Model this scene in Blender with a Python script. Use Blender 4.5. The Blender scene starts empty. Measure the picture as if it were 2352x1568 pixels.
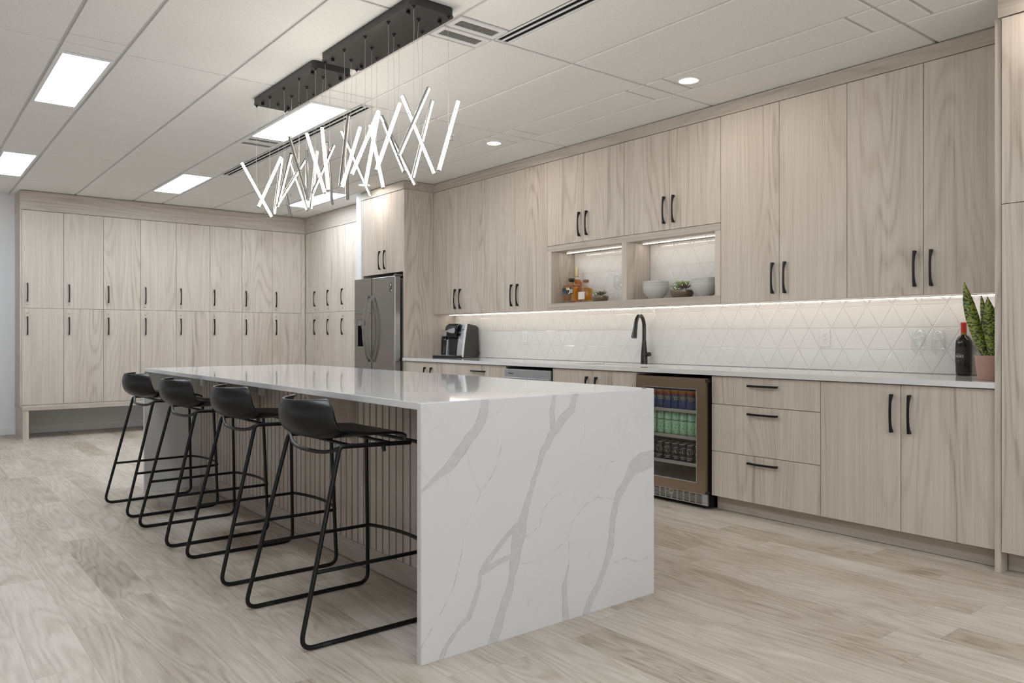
import bpy, bmesh, math, random
from mathutils import Vector, Matrix
import numpy as np
random.seed(7)
SC = bpy.context.scene
COL = SC.collection
PI = math.pi

# ------------------------------------------------------------------ camera, world, exposure
F_PX, CX, HV, TH, CAM_Z = 1770.4, 1176.0, 772.1, math.atan2(1420.14, 1770.4), 1.146
cam_d = bpy.data.cameras.new('camera'); cam = bpy.data.objects.new('camera', cam_d); COL.objects.link(cam)
cam.location = (0, 0, CAM_Z); cam.rotation_euler = (PI/2, 0, PI/2 - TH)
cam_d.sensor_width = 36.0; cam_d.lens = F_PX/2352*36.0
cam_d.shift_x = 0.0; cam_d.shift_y = (HV - 784.0)/2352.0
cam_d.clip_start = 0.05; cam_d.clip_end = 100
SC.camera = cam
SC.view_settings.view_transform = 'Standard'
SC.view_settings.look = 'None'
SC.view_settings.gamma = 1.0
SC.view_settings.exposure = 0.17
SC.view_settings.use_curve_mapping = False
SC.cycles.use_denoising = True
SC.cycles.max_bounces = 10; SC.cycles.diffuse_bounces = 5; SC.cycles.glossy_bounces = 5
SC.cycles.transparent_max_bounces = 24; SC.cycles.transmission_bounces = 8
SC.cycles.caustics_reflective = False; SC.cycles.caustics_refractive = False
SC.cycles.sample_clamp_indirect = 6.0

W = bpy.data.worlds.new('world'); SC.world = W; W.use_nodes = True
wt_ = W.node_tree; bg = wt_.nodes['Background']; bg.inputs[1].default_value = 1.0
_tc = wt_.nodes.new('ShaderNodeTexCoord'); _sx = wt_.nodes.new('ShaderNodeSeparateXYZ'); _mr = wt_.nodes.new('ShaderNodeMapRange'); _mx = wt_.nodes.new('ShaderNodeMix')
_mx.data_type = 'RGBA'
wt_.links.new(_tc.outputs['Generated'], _sx.inputs[0]); wt_.links.new(_sx.outputs[2], _mr.inputs[0]); _mr.inputs[1].default_value = -0.08; _mr.inputs[2].default_value = 0.08
_mx2 = wt_.nodes.new('ShaderNodeMix'); _mx2.data_type = 'RGBA'; _mr2 = wt_.nodes.new('ShaderNodeMapRange')
_mr2.inputs[1].default_value = -0.5; _mr2.inputs[2].default_value = 0.7; wt_.links.new(_sx.outputs[0], _mr2.inputs[0]); wt_.links.new(_mr2.outputs[0], _mx2.inputs[0])
SKY_X, SKY_Y, FILL_BELOW = 0.40, 0.15, 1.4      # cool fill at open right side, dim room behind, added glow below lights ceiling
_mx2.inputs[6].default_value = (1.0*SKY_Y, 0.97*SKY_Y, 0.93*SKY_Y, 1); _mx2.inputs[7].default_value = (0.92*SKY_X, 0.97*SKY_X, 1.0*SKY_X, 1)
wt_.links.new(_mr.outputs[0], _mx.inputs[0]); wt_.links.new(_mx2.outputs[2], _mx.inputs[7]); wt_.links.new(_mx.outputs[2], bg.inputs[0])
_mx.inputs[6].default_value = (1.0*FILL_BELOW, 1.0*FILL_BELOW, 1.0*FILL_BELOW, 1)

def area_light(name, loc, rot, sx, sy, power, color=(1, 1, 1)):
    d = bpy.data.lights.new(name, 'AREA'); d.shape = 'RECTANGLE'; d.size = sx; d.size_y = sy
    d.energy = power; d.color = color
    o = bpy.data.objects.new(name, d); COL.objects.link(o); o.location = loc; o.rotation_euler = rot
    return o
# added fill lamp past the open right side, brightens island front and lockers
area_light('side_fill', (3.6, 0.5, 1.5), (PI/2, 0, PI/2), 5.0, 2.2, 42, (1.0, 0.985, 0.97))

PANEL_E, STRIP_E, LED_E, DOWN_E = 22.0, 30.0, 13.0, 140.0

# ------------------------------------------------------------------ node helpers
class G:
    def __init__(s, name):
        s.m = bpy.data.materials.new(name); s.m.use_nodes = True
        s.t = s.m.node_tree; s.t.nodes.clear()
        s.out = s.t.nodes.new('ShaderNodeOutputMaterial')
    def n(s, typ, ins=None, **kw):
        nd = s.t.nodes.new('ShaderNode' + typ)
        for k, v in kw.items(): setattr(nd, k, v)
        for k, v in (ins or {}).items(): s.put(nd, k, v)
        return nd
    def put(s, nd, k, v):
        i = nd.inputs[k]
        if isinstance(v, bpy.types.Node): s.t.links.new(v.outputs[0], i)
        elif isinstance(v, bpy.types.NodeSocket): s.t.links.new(v, i)
        elif isinstance(v, (tuple, list)) and len(v) == 3 and i.type == 'RGBA': i.default_value = (*v, 1)
        else: i.default_value = v
    def math(s, op, a, b=0.0, c=None):
        ins = {0: a, 1: b}
        if c is not None: ins[2] = c
        return s.n('Math', ins, operation=op).outputs[0]
    def vmath(s, op, a, b=(0, 0, 0)):
        return s.n('VectorMath', {0: a, 1: b}, operation=op).outputs[0]
    def mix(s, f, a, b):
        nd = s.n('Mix', data_type='RGBA', clamp_factor=True)
        s.put(nd, 0, f); s.put(nd, 6, a); s.put(nd, 7, b)
        return nd.outputs[2]
    def ramp(s, f, stops):
        nd = s.n('ValToRGB', {0: f}); cr = nd.color_ramp
        while len(cr.elements) < len(stops): cr.elements.new(0.5)
        for e, (p, c) in zip(cr.elements, stops): e.position = p; e.color = (*c, 1)
        return nd.outputs[0]
    def noise(s, v, scale, detail=2, rough=0.5, dist=0.0):
        return s.n('TexNoise', {'Vector': v, 'Scale': scale, 'Detail': detail, 'Roughness': rough, 'Distortion': dist}).outputs[0]
    def bsdf(s, **kw):
        nd = s.n('BsdfPrincipled')
        for k, v in kw.items(): s.put(nd, k.replace('_', ' '), v)
        s.t.links.new(nd.outputs[0], s.out.inputs[0]); return nd
    def bump(s, h, strength=0.2, dist=0.001):
        return s.n('Bump', {'Height': h, 'Strength': strength, 'Distance': dist}).outputs[0]
    def objco(s, rnd=True):
        tc = s.n('TexCoord').outputs['Object']
        if not rnd: return tc
        r = s.n('ObjectInfo').outputs['Random']
        off = s.n('CombineXYZ', {0: s.math('MULTIPLY', r, 37.0), 1: s.math('MULTIPLY', r, 71.0), 2: s.math('MULTIPLY', r, 53.0)})
        return s.vmath('ADD', tc, off.outputs[0])

def flat(name, col, rough=0.5, metal=0.0, noise=0.04, nscale=40, spec=0.5, coat=0.0, bump=0.0):
    g = G(name); co = g.objco(False)
    f = g.noise(co, nscale, 3)
    a = tuple(c*(1 - noise) for c in col); b = tuple(min(1, c*(1 + noise)) for c in col)
    kw = dict(Base_Color=g.mix(f, a, b), Roughness=rough, Metallic=metal, Specular_IOR_Level=spec, Coat_Weight=coat)
    if bump: kw['Normal'] = g.bump(f, bump, 0.002)
    g.bsdf(**kw); return g.m

def emit(name, col, strength):
    g = G(name); e = g.n('Emission', {0: col, 1: strength}); g.t.links.new(e.outputs[0], g.out.inputs[0]); return g.m

WOOD_D, WOOD_M, WOOD_L = (0.270, 0.225, 0.190), (0.465, 0.408, 0.355), (0.565, 0.512, 0.458)
def wood(name, axis, gain=1.0):
    g = G(name); co = g.objco()
    def sc(v): return {'z': (1, 1, v), 'x': (v, 1, 1), 'y': (1, v, 1)}[axis]
    low = g.noise(g.vmath('MULTIPLY', co, sc(0.13)), 3.0, 1.5, 0.45, 0.25)
    cont = g.math('SINE', g.math('MULTIPLY', low, 120.0))
    line = g.math('POWER', g.math('MULTIPLY_ADD', cont, 0.5, 0.5), 2.2)
    mask = g.noise(g.vmath('MULTIPLY', co, sc(0.10)), 2.6, 1)
    maskr = g.n('MapRange', {0: mask, 1: 0.34, 2: 0.62, 3: 0.15, 4: 1.0}).outputs[0]
    streak = g.noise(g.vmath('MULTIPLY', co, sc(0.014)), 75, 3, 0.65)
    pore = g.noise(g.vmath('MULTIPLY', co, sc(0.05)), 330, 2, 0.6)
    tone = g.noise(g.vmath('MULTIPLY', co, sc(0.03)), 9, 2)
    f = g.math('MULTIPLY', g.math('MULTIPLY', line, maskr), -0.24)
    f = g.math('MULTIPLY_ADD', streak, 0.80, f)
    f = g.math('MULTIPLY_ADD', tone, 0.45, f)
    f = g.math('MULTIPLY_ADD', pore, 0.16, f)
    col = g.ramp(f, [(0.22, tuple(c*gain for c in WOOD_D)), (0.50, tuple(c*gain for c in WOOD_M)), (0.80, tuple(c*gain for c in WOOD_L))])
    g.bsdf(Base_Color=col, Roughness=0.48, Specular_IOR_Level=0.4, Normal=g.bump(f, 0.12, 0.0006))
    return g.m

def floor_mat():
    g = G('vinyl_plank_floor'); co = g.n('TexCoord').outputs['Object']
    sp = g.n('SeparateXYZ', {0: co}); x, y = sp.outputs[0], sp.outputs[1]
    PW, PL = 0.182, 1.22
    ry = g.math('DIVIDE', y, PW); row = g.math('FLOOR', ry); fy = g.math('SUBTRACT', ry, row)
    rn = g.n('TexWhiteNoise', {'W': row}, noise_dimensions='1D').outputs[0]
    rx = g.math('ADD', g.math('DIVIDE', x, PL), g.math('MULTIPLY', rn, 7.31)); colm = g.math('FLOOR', rx); fx = g.math('SUBTRACT', rx, colm)
    idv = g.n('CombineXYZ', {0: row, 1: colm, 2: 0.0})
    pr = g.n('TexWhiteNoise', {'Vector': idv.outputs[0]}, noise_dimensions='3D')
    prv = pr.outputs[0]; prc = pr.outputs[1]
    off = g.vmath('SCALE', prc); off.node.inputs[3].default_value = 40.0
    v = g.vmath('ADD', co, off)
    vs = g.vmath('MULTIPLY', v, (0.16, 1, 1))
    low = g.noise(vs, 4.2, 2, 0.5, 0.6)
    ring = g.math('POWER', g.math('MULTIPLY_ADD', g.math('SINE', g.math('MULTIPLY', low, 95.0)), 0.5, 0.5), 1.6)
    fine = g.noise(g.vmath('MULTIPLY', v, (0.05, 1, 1)), 95, 3, 0.65)
    blot = g.noise(g.vmath('MULTIPLY', v, (0.4, 1, 1)), 5.5, 3, 0.55)
    knot = g.n('TexVoronoi', {'Vector': g.vmath('MULTIPLY', v, (0.5, 1, 1)), 'Scale': 2.3}).outputs[0]
    kn = g.n('MapRange', {0: knot, 1: 0.02, 2: 0.11, 3: 1.0, 4: 0.0}).outputs[0]
    f = g.math('MULTIPLY', ring, -0.19)
    f = g.math('MULTIPLY_ADD', fine, 0.55, f)
    f = g.math('MULTIPLY_ADD', blot, 0.55, f)
    f = g.math('MULTIPLY_ADD', prv, 0.36, f)
    f = g.math('MULTIPLY_ADD', kn, -0.22, f)
    col = g.ramp(f, [(0.25, (0.270, 0.215, 0.168)), (0.58, (0.455, 0.395, 0.330)), (0.95, (0.610, 0.560, 0.500))])
    # seams
    ey = g.math('MULTIPLY', g.math('MINIMUM', fy, g.math('SUBTRACT', 1.0, fy)), PW)
    ex = g.math('MULTIPLY', g.math('MINIMUM', fx, g.math('SUBTRACT', 1.0, fx)), PL)
    e = g.math('MINIMUM', ex, ey)
    seam = g.n('MapRange', {0: e, 1: 0.0006, 2: 0.0022, 3: 0.62, 4: 1.0}).outputs[0]
    col = g.mix(seam, (0.20, 0.165, 0.13), col)
    r = g.n('MapRange', {0: fine, 1: 0.3, 2: 0.7, 3: 0.46, 4: 0.34}).outputs[0]
    hb = g.math('ADD', g.math('MULTIPLY', fine, 0.3), seam)
    g.bsdf(Base_Color=col, Roughness=r, Specular_IOR_Level=0.45, Normal=g.bump(hb, 0.18, 0.0008))
    return g.m

def ceil_mat():
    g = G('acoustic_ceiling_tile'); co = g.n('TexCoord').outputs['Object']
    n1 = g.noise(co, 260, 2, 0.7)
    n2 = g.noise(co, 95, 2, 0.6)
    v = g.n('TexVoronoi', {'Vector': co, 'Scale': 120.0}).outputs[0]
    pit = g.math('MULTIPLY', g.n('MapRange', {0: v, 1: 0.10, 2: 0.22, 3: 1.0, 4: 0.0}).outputs[0], g.math('GREATER_THAN', n2, 0.56))
    c = g.ramp(n1, [(0.30, (0.68, 0.68, 0.67)), (0.48, (0.82, 0.82, 0.81)), (0.8, (0.85, 0.85, 0.845))])
    c = g.mix(g.math('MULTIPLY', pit, 0.75), c, (0.25, 0.245, 0.23))
    g.bsdf(Base_Color=c, Roughness=0.95, Specular_IOR_Level=0.1, Normal=g.bump(n1, 0.25, 0.0015))
    return g.m

def quartz(name, veins=False):
    g = G(name); co = g.n('TexCoord').outputs['Object']
    w = g.noise(co, 1.3, 4, 0.6, 0.8)
    fv = g.math('ABSOLUTE', g.math('SUBTRACT', w, 0.5))
    faint = g.math('MULTIPLY', g.n('MapRange', {0: fv, 1: 0.0, 2: 0.012, 3: 1.0, 4: 0.0}).outputs[0], g.n('MapRange', {0: g.noise(co, 2.1, 2), 1: 0.45, 2: 0.7, 3: 0.0, 4: 0.35 if veins else 0.0}).outputs[0])
    cl = g.noise(co, 3.0, 4, 0.6)
    base = g.mix(cl, (0.635, 0.640, 0.645), (0.675, 0.678, 0.680))
    col = g.mix(faint, base, (0.50, 0.49, 0.47))
    if veins:
        at = g.n('Attribute', attribute_name='vein'); sp = g.n('SeparateColor', {0: at.outputs['Color']})
        mott = g.noise(co, 38, 4, 0.65)
        body = g.math('MULTIPLY', sp.outputs[0], g.n('MapRange', {0: mott, 1: 0.3, 2: 0.7, 3: 0.55, 4: 1.0}).outputs[0])
        col = g.mix(g.math('MULTIPLY', body, 0.50), col, (0.40, 0.402, 0.405))
        edge = g.math('MULTIPLY', sp.outputs[1], g.n('MapRange', {0: g.noise(co, 24, 3, 0.7), 1: 0.44, 2: 0.64, 3: 0.10, 4: 0.85}).outputs[0])
        col = g.mix(edge, col, (0.205, 0.200, 0.20))
    g.bsdf(Base_Color=col, Roughness=0.05, Specular_IOR_Level=0.5)
    return g.m

def glassy(name, tint=(1, 1, 1), refl=1.0, rough=0.0):
    g = G(name)
    tr = g.n('BsdfTransparent', {0: tint}); gl = g.n('BsdfGlossy', {0: (1, 1, 1), 'Roughness': rough})
    bf = g.n('NewGeometry').outputs['Backfacing']; lw = g.n('Fresnel', {0: g.n('MapRange', {0: bf, 1: 0.0, 2: 1.0, 3: 1.5, 4: 1/1.5}).outputs[0]}); f = g.math('MINIMUM', g.math('MULTIPLY', lw.outputs[0], refl), 1.0)
    mx = g.n('MixShader', {0: f, 1: tr.outputs[0], 2: gl.outputs[0]}); g.t.links.new(mx.outputs[0], g.out.inputs[0])
    return g.m

def brushed(name, col, axis='x', rough=0.32, amp=0.08):
    g = G(name); co = g.objco(False)
    sc = {'x': (0.01, 1, 1), 'z': (1, 1, 0.01), 'y': (1, 0.01, 1)}[axis]
    f = g.noise(g.vmath('MULTIPLY', co, sc), 420, 2, 0.6)
    c = g.mix(f, tuple(v*(1 - amp) for v in col), tuple(min(1, v*(1 + amp)) for v in col))
    g.bsdf(Base_Color=c, Metallic=1.0, Roughness=g.n('MapRange', {0: f, 1: 0.2, 2: 0.8, 3: rough*0.85, 4: rough*1.15}).outputs[0])
    return g.m

def leaf_mat():
    g = G('snake_plant_leaf'); co = g.objco()
    warp = g.noise(g.vmath('MULTIPLY', co, (1, 1, 1)), 22, 3, 0.6)
    z = g.n('SeparateXYZ', {0: co}).outputs[2]
    band = g.math('SINE', g.math('MULTIPLY_ADD', warp, 34.0, g.math('MULTIPLY', z, 300.0)))
    sp = g.noise(g.vmath('MULTIPLY', co, (1, 1, 0.6)), 120, 2, 0.6)
    f = g.math('MULTIPLY_ADD', band, 0.20, g.math('MULTIPLY_ADD', warp, 0.5, g.math('MULTIPLY', sp, 0.6)))
    c = g.ramp(f, [(0.30, (0.010, 0.022, 0.006)), (0.48, (0.035, 0.075, 0.012)), (0.60, (0.20, 0.25, 0.03)), (0.9, (0.32, 0.34, 0.05))])
    g.bsdf(Base_Color=c, Roughness=0.4)
    return g.m

M = {}
def mats():
    M['wood_z'] = wood('ash_laminate_upright', 'z'); M['wood_x'] = wood('ash_laminate_lengthwise', 'x', 0.84); M['wood_y'] = wood('ash_laminate_crosswise', 'y', 0.86)  # lengthwise and crosswise darkened; kickboard shade put into the lengthwise colour
    M['floor'] = floor_mat(); M['ceil'] = ceil_mat()
    M['tee'] = flat('ceiling_tee_white', (0.58, 0.58, 0.58), 0.5)
    M['wall'] = flat('painted_wall', (0.74, 0.75, 0.77), 0.85, noise=0.015, nscale=8)
    M['trim'] = flat('painted_trim', (0.76, 0.765, 0.78), 0.5, noise=0.01)
    M['quartz'] = quartz('white_quartz'); M['quartz_v'] = quartz('veined_quartz', True)
    M['tile'] = flat('glazed_white_tile', (0.74, 0.735, 0.72), 0.07, noise=0.012, nscale=6, spec=0.6)
    M['grout'] = flat('pale_grout', (0.66, 0.65, 0.64), 0.8)
    M['black'] = flat('black_metal', (0.004, 0.004, 0.0045), 0.4, 0.0, spec=0.35)
    M['black_powder'] = flat('black_powder_coat', (0.003, 0.003, 0.0035), 0.40, spec=0.35)
    M['black_shell'] = flat('black_moulded_plastic', (0.0025, 0.003, 0.0038), 0.36, spec=0.42, bump=0.04, nscale=300)
    M['canopy'] = flat('black_lamp_canopy', (0.018, 0.018, 0.019), 0.35, spec=0.5)
    M['alu'] = brushed('grey_aluminium_tube', (0.36, 0.355, 0.35), 'z', 0.35)
    M['wire'] = flat('steel_wire', (0.55, 0.54, 0.52), 0.4, 0.6)
    M['led'] = emit('warm_white_diffuser', (1.0, 0.92, 0.80), STRIP_E)
    M['strip'] = emit('warm_led_tape', (1.0, 0.90, 0.79), LED_E)
    M['panel'] = emit('light_panel_diffuser', (0.86, 0.94, 1.0), PANEL_E)
    M['down'] = emit('downlight_lens', (1.0, 0.90, 0.78), DOWN_E)
    M['dark'] = flat('dark_recess', (0.010, 0.010, 0.010), 0.8, spec=0.2)
    M['slot'] = flat('black_slot', (0.008, 0.008, 0.008), 0.6, spec=0.1)
    M['vent'] = flat('grey_vent_mesh', (0.30, 0.30, 0.30), 0.5, 0.3)
    M['fridge'] = brushed('dark_stainless_door', (0.30, 0.295, 0.285), 'x', 0.24, 0.05)
    M['fridge_side'] = flat('grey_appliance_side', (0.17, 0.165, 0.16), 0.45, 0.3)
    M['steel'] = brushed('stainless_steel', (0.50, 0.51, 0.53), 'x', 0.28, 0.02)
    M['handle_steel'] = brushed('satin_handle_steel', (0.34, 0.335, 0.33), 'z', 0.25)
    M['bronze'] = brushed('bronze_stainless', (0.34, 0.272, 0.208), 'x', 0.30, 0.015)
    M['silver'] = flat('silver_plastic', (0.42, 0.43, 0.46), 0.35, 0.35)
    M['cm_dark'] = flat('dark_grey_plastic', (0.045, 0.044, 0.043), 0.55, bump=0.1, nscale=500)
    M['cm_black'] = flat('gloss_black_plastic', (0.008, 0.008, 0.009), 0.15)
    M['glass'] = glassy('clear_glass', (0.97, 0.98, 0.98), 1.0)
    M['pane'] = glassy('fridge_door_glass', (0.93, 0.94, 0.95), 1.1)
    M['faucet'] = flat('gunmetal_faucet', (0.055, 0.053, 0.050), 0.28, 0.75)
    M['amber'] = glassy('amber_spirit', (0.93, 0.68, 0.20), 0.8); M['amber_d'] = glassy('dark_amber_spirit', (0.86, 0.47, 0.10), 0.8)
    M['label_w'] = flat('paper_label', (0.66, 0.62, 0.56), 0.7); M['label_k'] = flat('black_label', (0.020, 0.018, 0.018), 0.5)
    M['label_b'] = flat('blue_label', (0.03, 0.06, 0.13), 0.5)
    M['cream_foil'] = flat('cream_foil', (0.62, 0.52, 0.30), 0.35, 0.3); M['cork'] = flat('wooden_stopper', (0.25, 0.11, 0.05), 0.6)
    M['wine'] = flat('dark_wine_glass', (0.010, 0.006, 0.006), 0.06, spec=0.6); M['red_foil'] = flat('red_foil', (0.55, 0.035, 0.02), 0.35)
    M['gold'] = flat('gold_band', (0.30, 0.20, 0.03), 0.4, 0.4); M['orange_ink'] = flat('orange_ink', (0.55, 0.16, 0.08), 0.6)
    M['white_ink'] = flat('white_ink', (0.72, 0.70, 0.66), 0.6); M['grey_ink'] = flat('grey_ink', (0.33, 0.33, 0.30), 0.6)
    M['pot'] = flat('dusty_pink_pot', (0.47, 0.30, 0.25), 0.6); M['soil'] = flat('dark_soil', (0.045, 0.028, 0.018), 0.95, noise=0.5, nscale=180, bump=0.6)
    M['pebble'] = flat('brown_gravel', (0.16, 0.10, 0.06), 0.8, noise=0.6, nscale=160, bump=0.6)
    M['leaf'] = leaf_mat(); M['succ'] = flat('green_succulent', (0.22, 0.30, 0.09), 0.5, noise=0.3); M['succ_d'] = flat('purple_succulent', (0.055, 0.035, 0.035), 0.5, noise=0.4)
    M['bowl'] = flat('pale_stoneware', (0.48, 0.49, 0.49), 0.4, noise=0.02)
    M['plate'] = flat('white_plastic_plate', (0.74, 0.735, 0.72), 0.35, noise=0.01); M['slotdark'] = flat('socket_slot', (0.10, 0.10, 0.10), 0.6)
    M['can_blue'] = flat('blue_can', (0.025, 0.075, 0.21), 0.3, 0.3); M['can_yel'] = flat('yellow_band', (0.65, 0.36, 0.05), 0.4); M['can_org'] = flat('orange_band', (0.62, 0.15, 0.03), 0.4); M['can_red'] = flat('red_band', (0.40, 0.04, 0.03), 0.4)
    M['can_blk'] = flat('black_can', (0.010, 0.010, 0.011), 0.3); M['can_top'] = flat('aluminium_can_end', (0.55, 0.54, 0.50), 0.3, 0.8)
    M['ink_gold'] = flat('tan_ink', (0.45, 0.36, 0.16), 0.5)
    g = G('green_patterned_can'); co = g.objco(False)
    a = g.n('TexVoronoi', {'Vector': co, 'Scale': 75.0}, distance='CHEBYCHEV').outputs[0]
    c = g.ramp(a, [(0.15, (0.16, 0.40, 0.24)), (0.4, (0.36, 0.62, 0.42)), (0.62, (0.50, 0.68, 0.40)), (0.8, (0.13, 0.35, 0.22))])
    g.bsdf(Base_Color=c, Roughness=0.35); M['can_green'] = g.m
    M['shelf'] = flat('shelf_trim', (0.42, 0.42, 0.38), 0.35, 0.5)
    M['fridge_in'] = flat('cooler_lining', (0.12, 0.12, 0.125), 0.5)
    M['display'] = flat('black_display', (0.01, 0.01, 0.012), 0.1)
mats()

# ------------------------------------------------------------------ mesh helpers
class MB:
    def __init__(s): s.v = []; s.f = []; s.sm = []
    def add(s, vs, fs, smooth=False):
        k = len(s.v); s.v += [tuple(p) for p in vs]; s.f += [tuple(i + k for i in f) for f in fs]; s.sm += [smooth]*len(fs)
        return s
    def box(s, x0, x1, y0, y1, z0, z1, bev=0.0, seg=2, sm=False):
        if bev <= 0 or min(x1-x0, y1-y0, z1-z0) < 2.2*bev:
            vs = [(x, y, z) for x in (x0, x1) for y in (y0, y1) for z in (z0, z1)]
            return s.add(vs, [(0, 1, 3, 2), (4, 6, 7, 5), (0, 4, 5, 1), (2, 3, 7, 6), (0, 2, 6, 4), (1, 5, 7, 3)])
        bm = bmesh.new(); bmesh.ops.create_cube(bm, size=1)
        for v in bm.verts: v.co = ((x0+x1)/2 + v.co.x*(x1-x0), (y0+y1)/2 + v.co.y*(y1-y0), (z0+z1)/2 + v.co.z*(z1-z0))
        bmesh.ops.bevel(bm, geom=list(bm.edges), offset=bev, segments=seg, profile=0.5, affect='EDGES')
        return s.bm(bm)
    def bm(s, bm, smooth=False):
        bm.verts.index_update(); s.add([v.co[:] for v in bm.verts], [[v.index for v in f.verts] for f in bm.faces], smooth); bm.free(); return s
    def prism(s, poly, axis, a0, a1, bev=0.0):
        # poly in the two other axes (order x,y,z without axis)
        n = len(poly)
        def p3(p, a):
            return {'x': (a, p[0], p[1]), 'y': (p[0], a, p[1]), 'z': (p[0], p[1], a)}[axis]
        bm = bmesh.new(); lo = [bm.verts.new(p3(p, a0)) for p in poly]; hi = [bm.verts.new(p3(p, a1)) for p in poly]
        bm.faces.new(lo); bm.faces.new(list(reversed(hi)))
        for i in range(n): bm.faces.new((lo[i], hi[i], hi[(i+1) % n], lo[(i+1) % n]))
        bmesh.ops.recalc_face_normals(bm, faces=bm.faces)
        if bev: bmesh.ops.bevel(bm, geom=list(bm.edges), offset=bev, segments=2, profile=0.6, affect='EDGES')
        return s.bm(bm)
    def tube(s, pts, r, seg=12, cap=True, closed=False, smooth=True):
        pts = [Vector(p) for p in pts]; n = len(pts)
        rr = r if isinstance(r, (list, tuple)) else [r]*n
        t0 = (pts[1]-pts[0]).normalized(); up = Vector((0, 0, 1)) if abs(t0.z) < 0.9 else Vector((1, 0, 0))
        nrm = t0.cross(up).normalized(); rings = []
        for i in range(n):
            if closed: t = (pts[(i+1) % n]-pts[i-1]).normalized()
            else: t = (pts[min(i+1, n-1)]-pts[max(i-1, 0)]).normalized()
            nrm = (nrm - t*nrm.dot(t)).normalized(); b = t.cross(nrm)
            rings.append([pts[i] + (nrm*math.cos(2*PI*k/seg) + b*math.sin(2*PI*k/seg))*rr[i] for k in range(seg)])
        vs = [p for ring in rings for p in ring]; fs = []
        for i in range(n if closed else n-1):
            j = (i+1) % n
            for k in range(seg): fs.append((i*seg+k, i*seg+(k+1) % seg, j*seg+(k+1) % seg, j*seg+k))
        s.add(vs, fs, smooth)
        if cap and not closed:
            s.add(rings[0], [tuple(reversed(range(seg)))]); s.add(rings[-1], [tuple(range(seg))])
        return s
    def lathe(s, prof, cx=0, cy=0, cz=0, seg=32, smooth=True, a0=0.0, a1=2*PI):
        full = abs(a1-a0-2*PI) < 1e-6; cols = seg if full else seg+1; n = len(prof); vs = []; fs = []
        for i in range(cols):
            a = a0+(a1-a0)*i/seg
            for r, z in prof: vs.append((cx+max(r, 1e-5)*math.cos(a), cy+max(r, 1e-5)*math.sin(a), cz+z))
        for i in range(seg):
            j = (i+1) % cols
            for k in range(n-1): fs.append((i*n+k, j*n+k, j*n+k+1, i*n+k+1))
        return s.add(vs, fs, smooth)
    def xform(s, mtx):
        s.v = [tuple(mtx @ Vector(p)) for p in s.v]; return s

def fillet(pts, rad, seg=6):
    pts = [Vector(p) for p in pts]; out = [pts[0]]
    rads = rad if isinstance(rad, (list, tuple)) else [rad]*len(pts)
    for i in range(1, len(pts)-1):
        a, b, c = pts[i-1], pts[i], pts[i+1]; u = (a-b).normalized(); w = (c-b).normalized(); ang = u.angle(w)
        if ang > PI-0.02: out.append(b); continue
        d = min(rads[i]/math.tan(ang/2), (a-b).length*0.49, (c-b).length*0.49); p, q = b+u*d, b+w*d
        for k in range(seg+1):
            t = k/seg; out.append(p*(1-t)**2 + b*2*t*(1-t) + q*t*t)
    out.append(pts[-1]); return out

def root_loc(o):
    while o.parent: o = o.parent
    return Vector(o.location)
def obj(name, mb, m, parent=None, world=False, mods=None):
    vs = mb.v
    if parent is not None and world:
        L = root_loc(parent); vs = [(p[0]-L.x, p[1]-L.y, p[2]-L.z) for p in vs]
    me = bpy.data.meshes.new(name); me.from_pydata(vs, [], mb.f); me.validate()
    if len(me.polygons) == len(mb.sm): me.polygons.foreach_set('use_smooth', mb.sm)
    me.update()
    bmx = bmesh.new(); bmx.from_mesh(me); bmesh.ops.recalc_face_normals(bmx, faces=bmx.faces); bmx.to_mesh(me); bmx.free()
    if m is not None: me.materials.append(M[m] if isinstance(m, str) else m)
    o = bpy.data.objects.new(name, me); COL.objects.link(o)
    if parent is not None: o.parent = parent
    return o
def tag(o, label=None, cat=None, group=None, kind=None):
    if label: o['label'] = label
    if cat: o['category'] = cat
    if group: o['group'] = group
    if kind: o['kind'] = kind
    return o
def thing(name, label, cat, loc=(0, 0, 0), rz=0.0, group=None):
    o = bpy.data.objects.new(name, None); COL.objects.link(o); o.empty_display_size = 0.1
    o.location = loc; o.rotation_euler = (0, 0, rz); return tag(o, label, cat, group)
def struct(name, mb, m, label=None, cat=None):
    o = obj(name, mb, m); return tag(o, label, cat, None, 'structure')
def dup(o, parent=None):
    c = o.copy(); COL.objects.link(c)
    if parent is not None: c.parent = parent
    for ch in list(o.children): dup(ch, c)
    return c
def text_mb(s, size, depth=0.0004, align='CENTER', squeeze=1.0):
    cu = bpy.data.curves.new('t', 'FONT'); cu.body = s; cu.size = size; cu.extrude = depth; cu.align_x = align; cu.resolution_u = 2
    ob = bpy.data.objects.new('t', cu); me = bpy.data.meshes.new_from_object(ob)
    mb = MB(); mb.add([(v.co.x*squeeze, v.co.y, v.co.z) for v in me.vertices], [tuple(p.vertices) for p in me.polygons])
    bpy.data.objects.remove(ob); bpy.data.curves.remove(cu); bpy.data.meshes.remove(me); return mb
def wrap(mb, r, a0, z0):
    # text plane (x right, y up) onto a cylinder of radius r about z, centred on angle a0
    mb.v = [((r+p[2])*math.cos(a0+p[0]/r), (r+p[2])*math.sin(a0+p[0]/r), z0+p[1]) for p in mb.v]; return mb
ORD = ['first', 'second', 'third', 'fourth', 'fifth', 'sixth', 'seventh', 'eighth', 'ninth', 'tenth', 'eleventh', 'twelfth', 'thirteenth', 'fourteenth']

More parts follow.
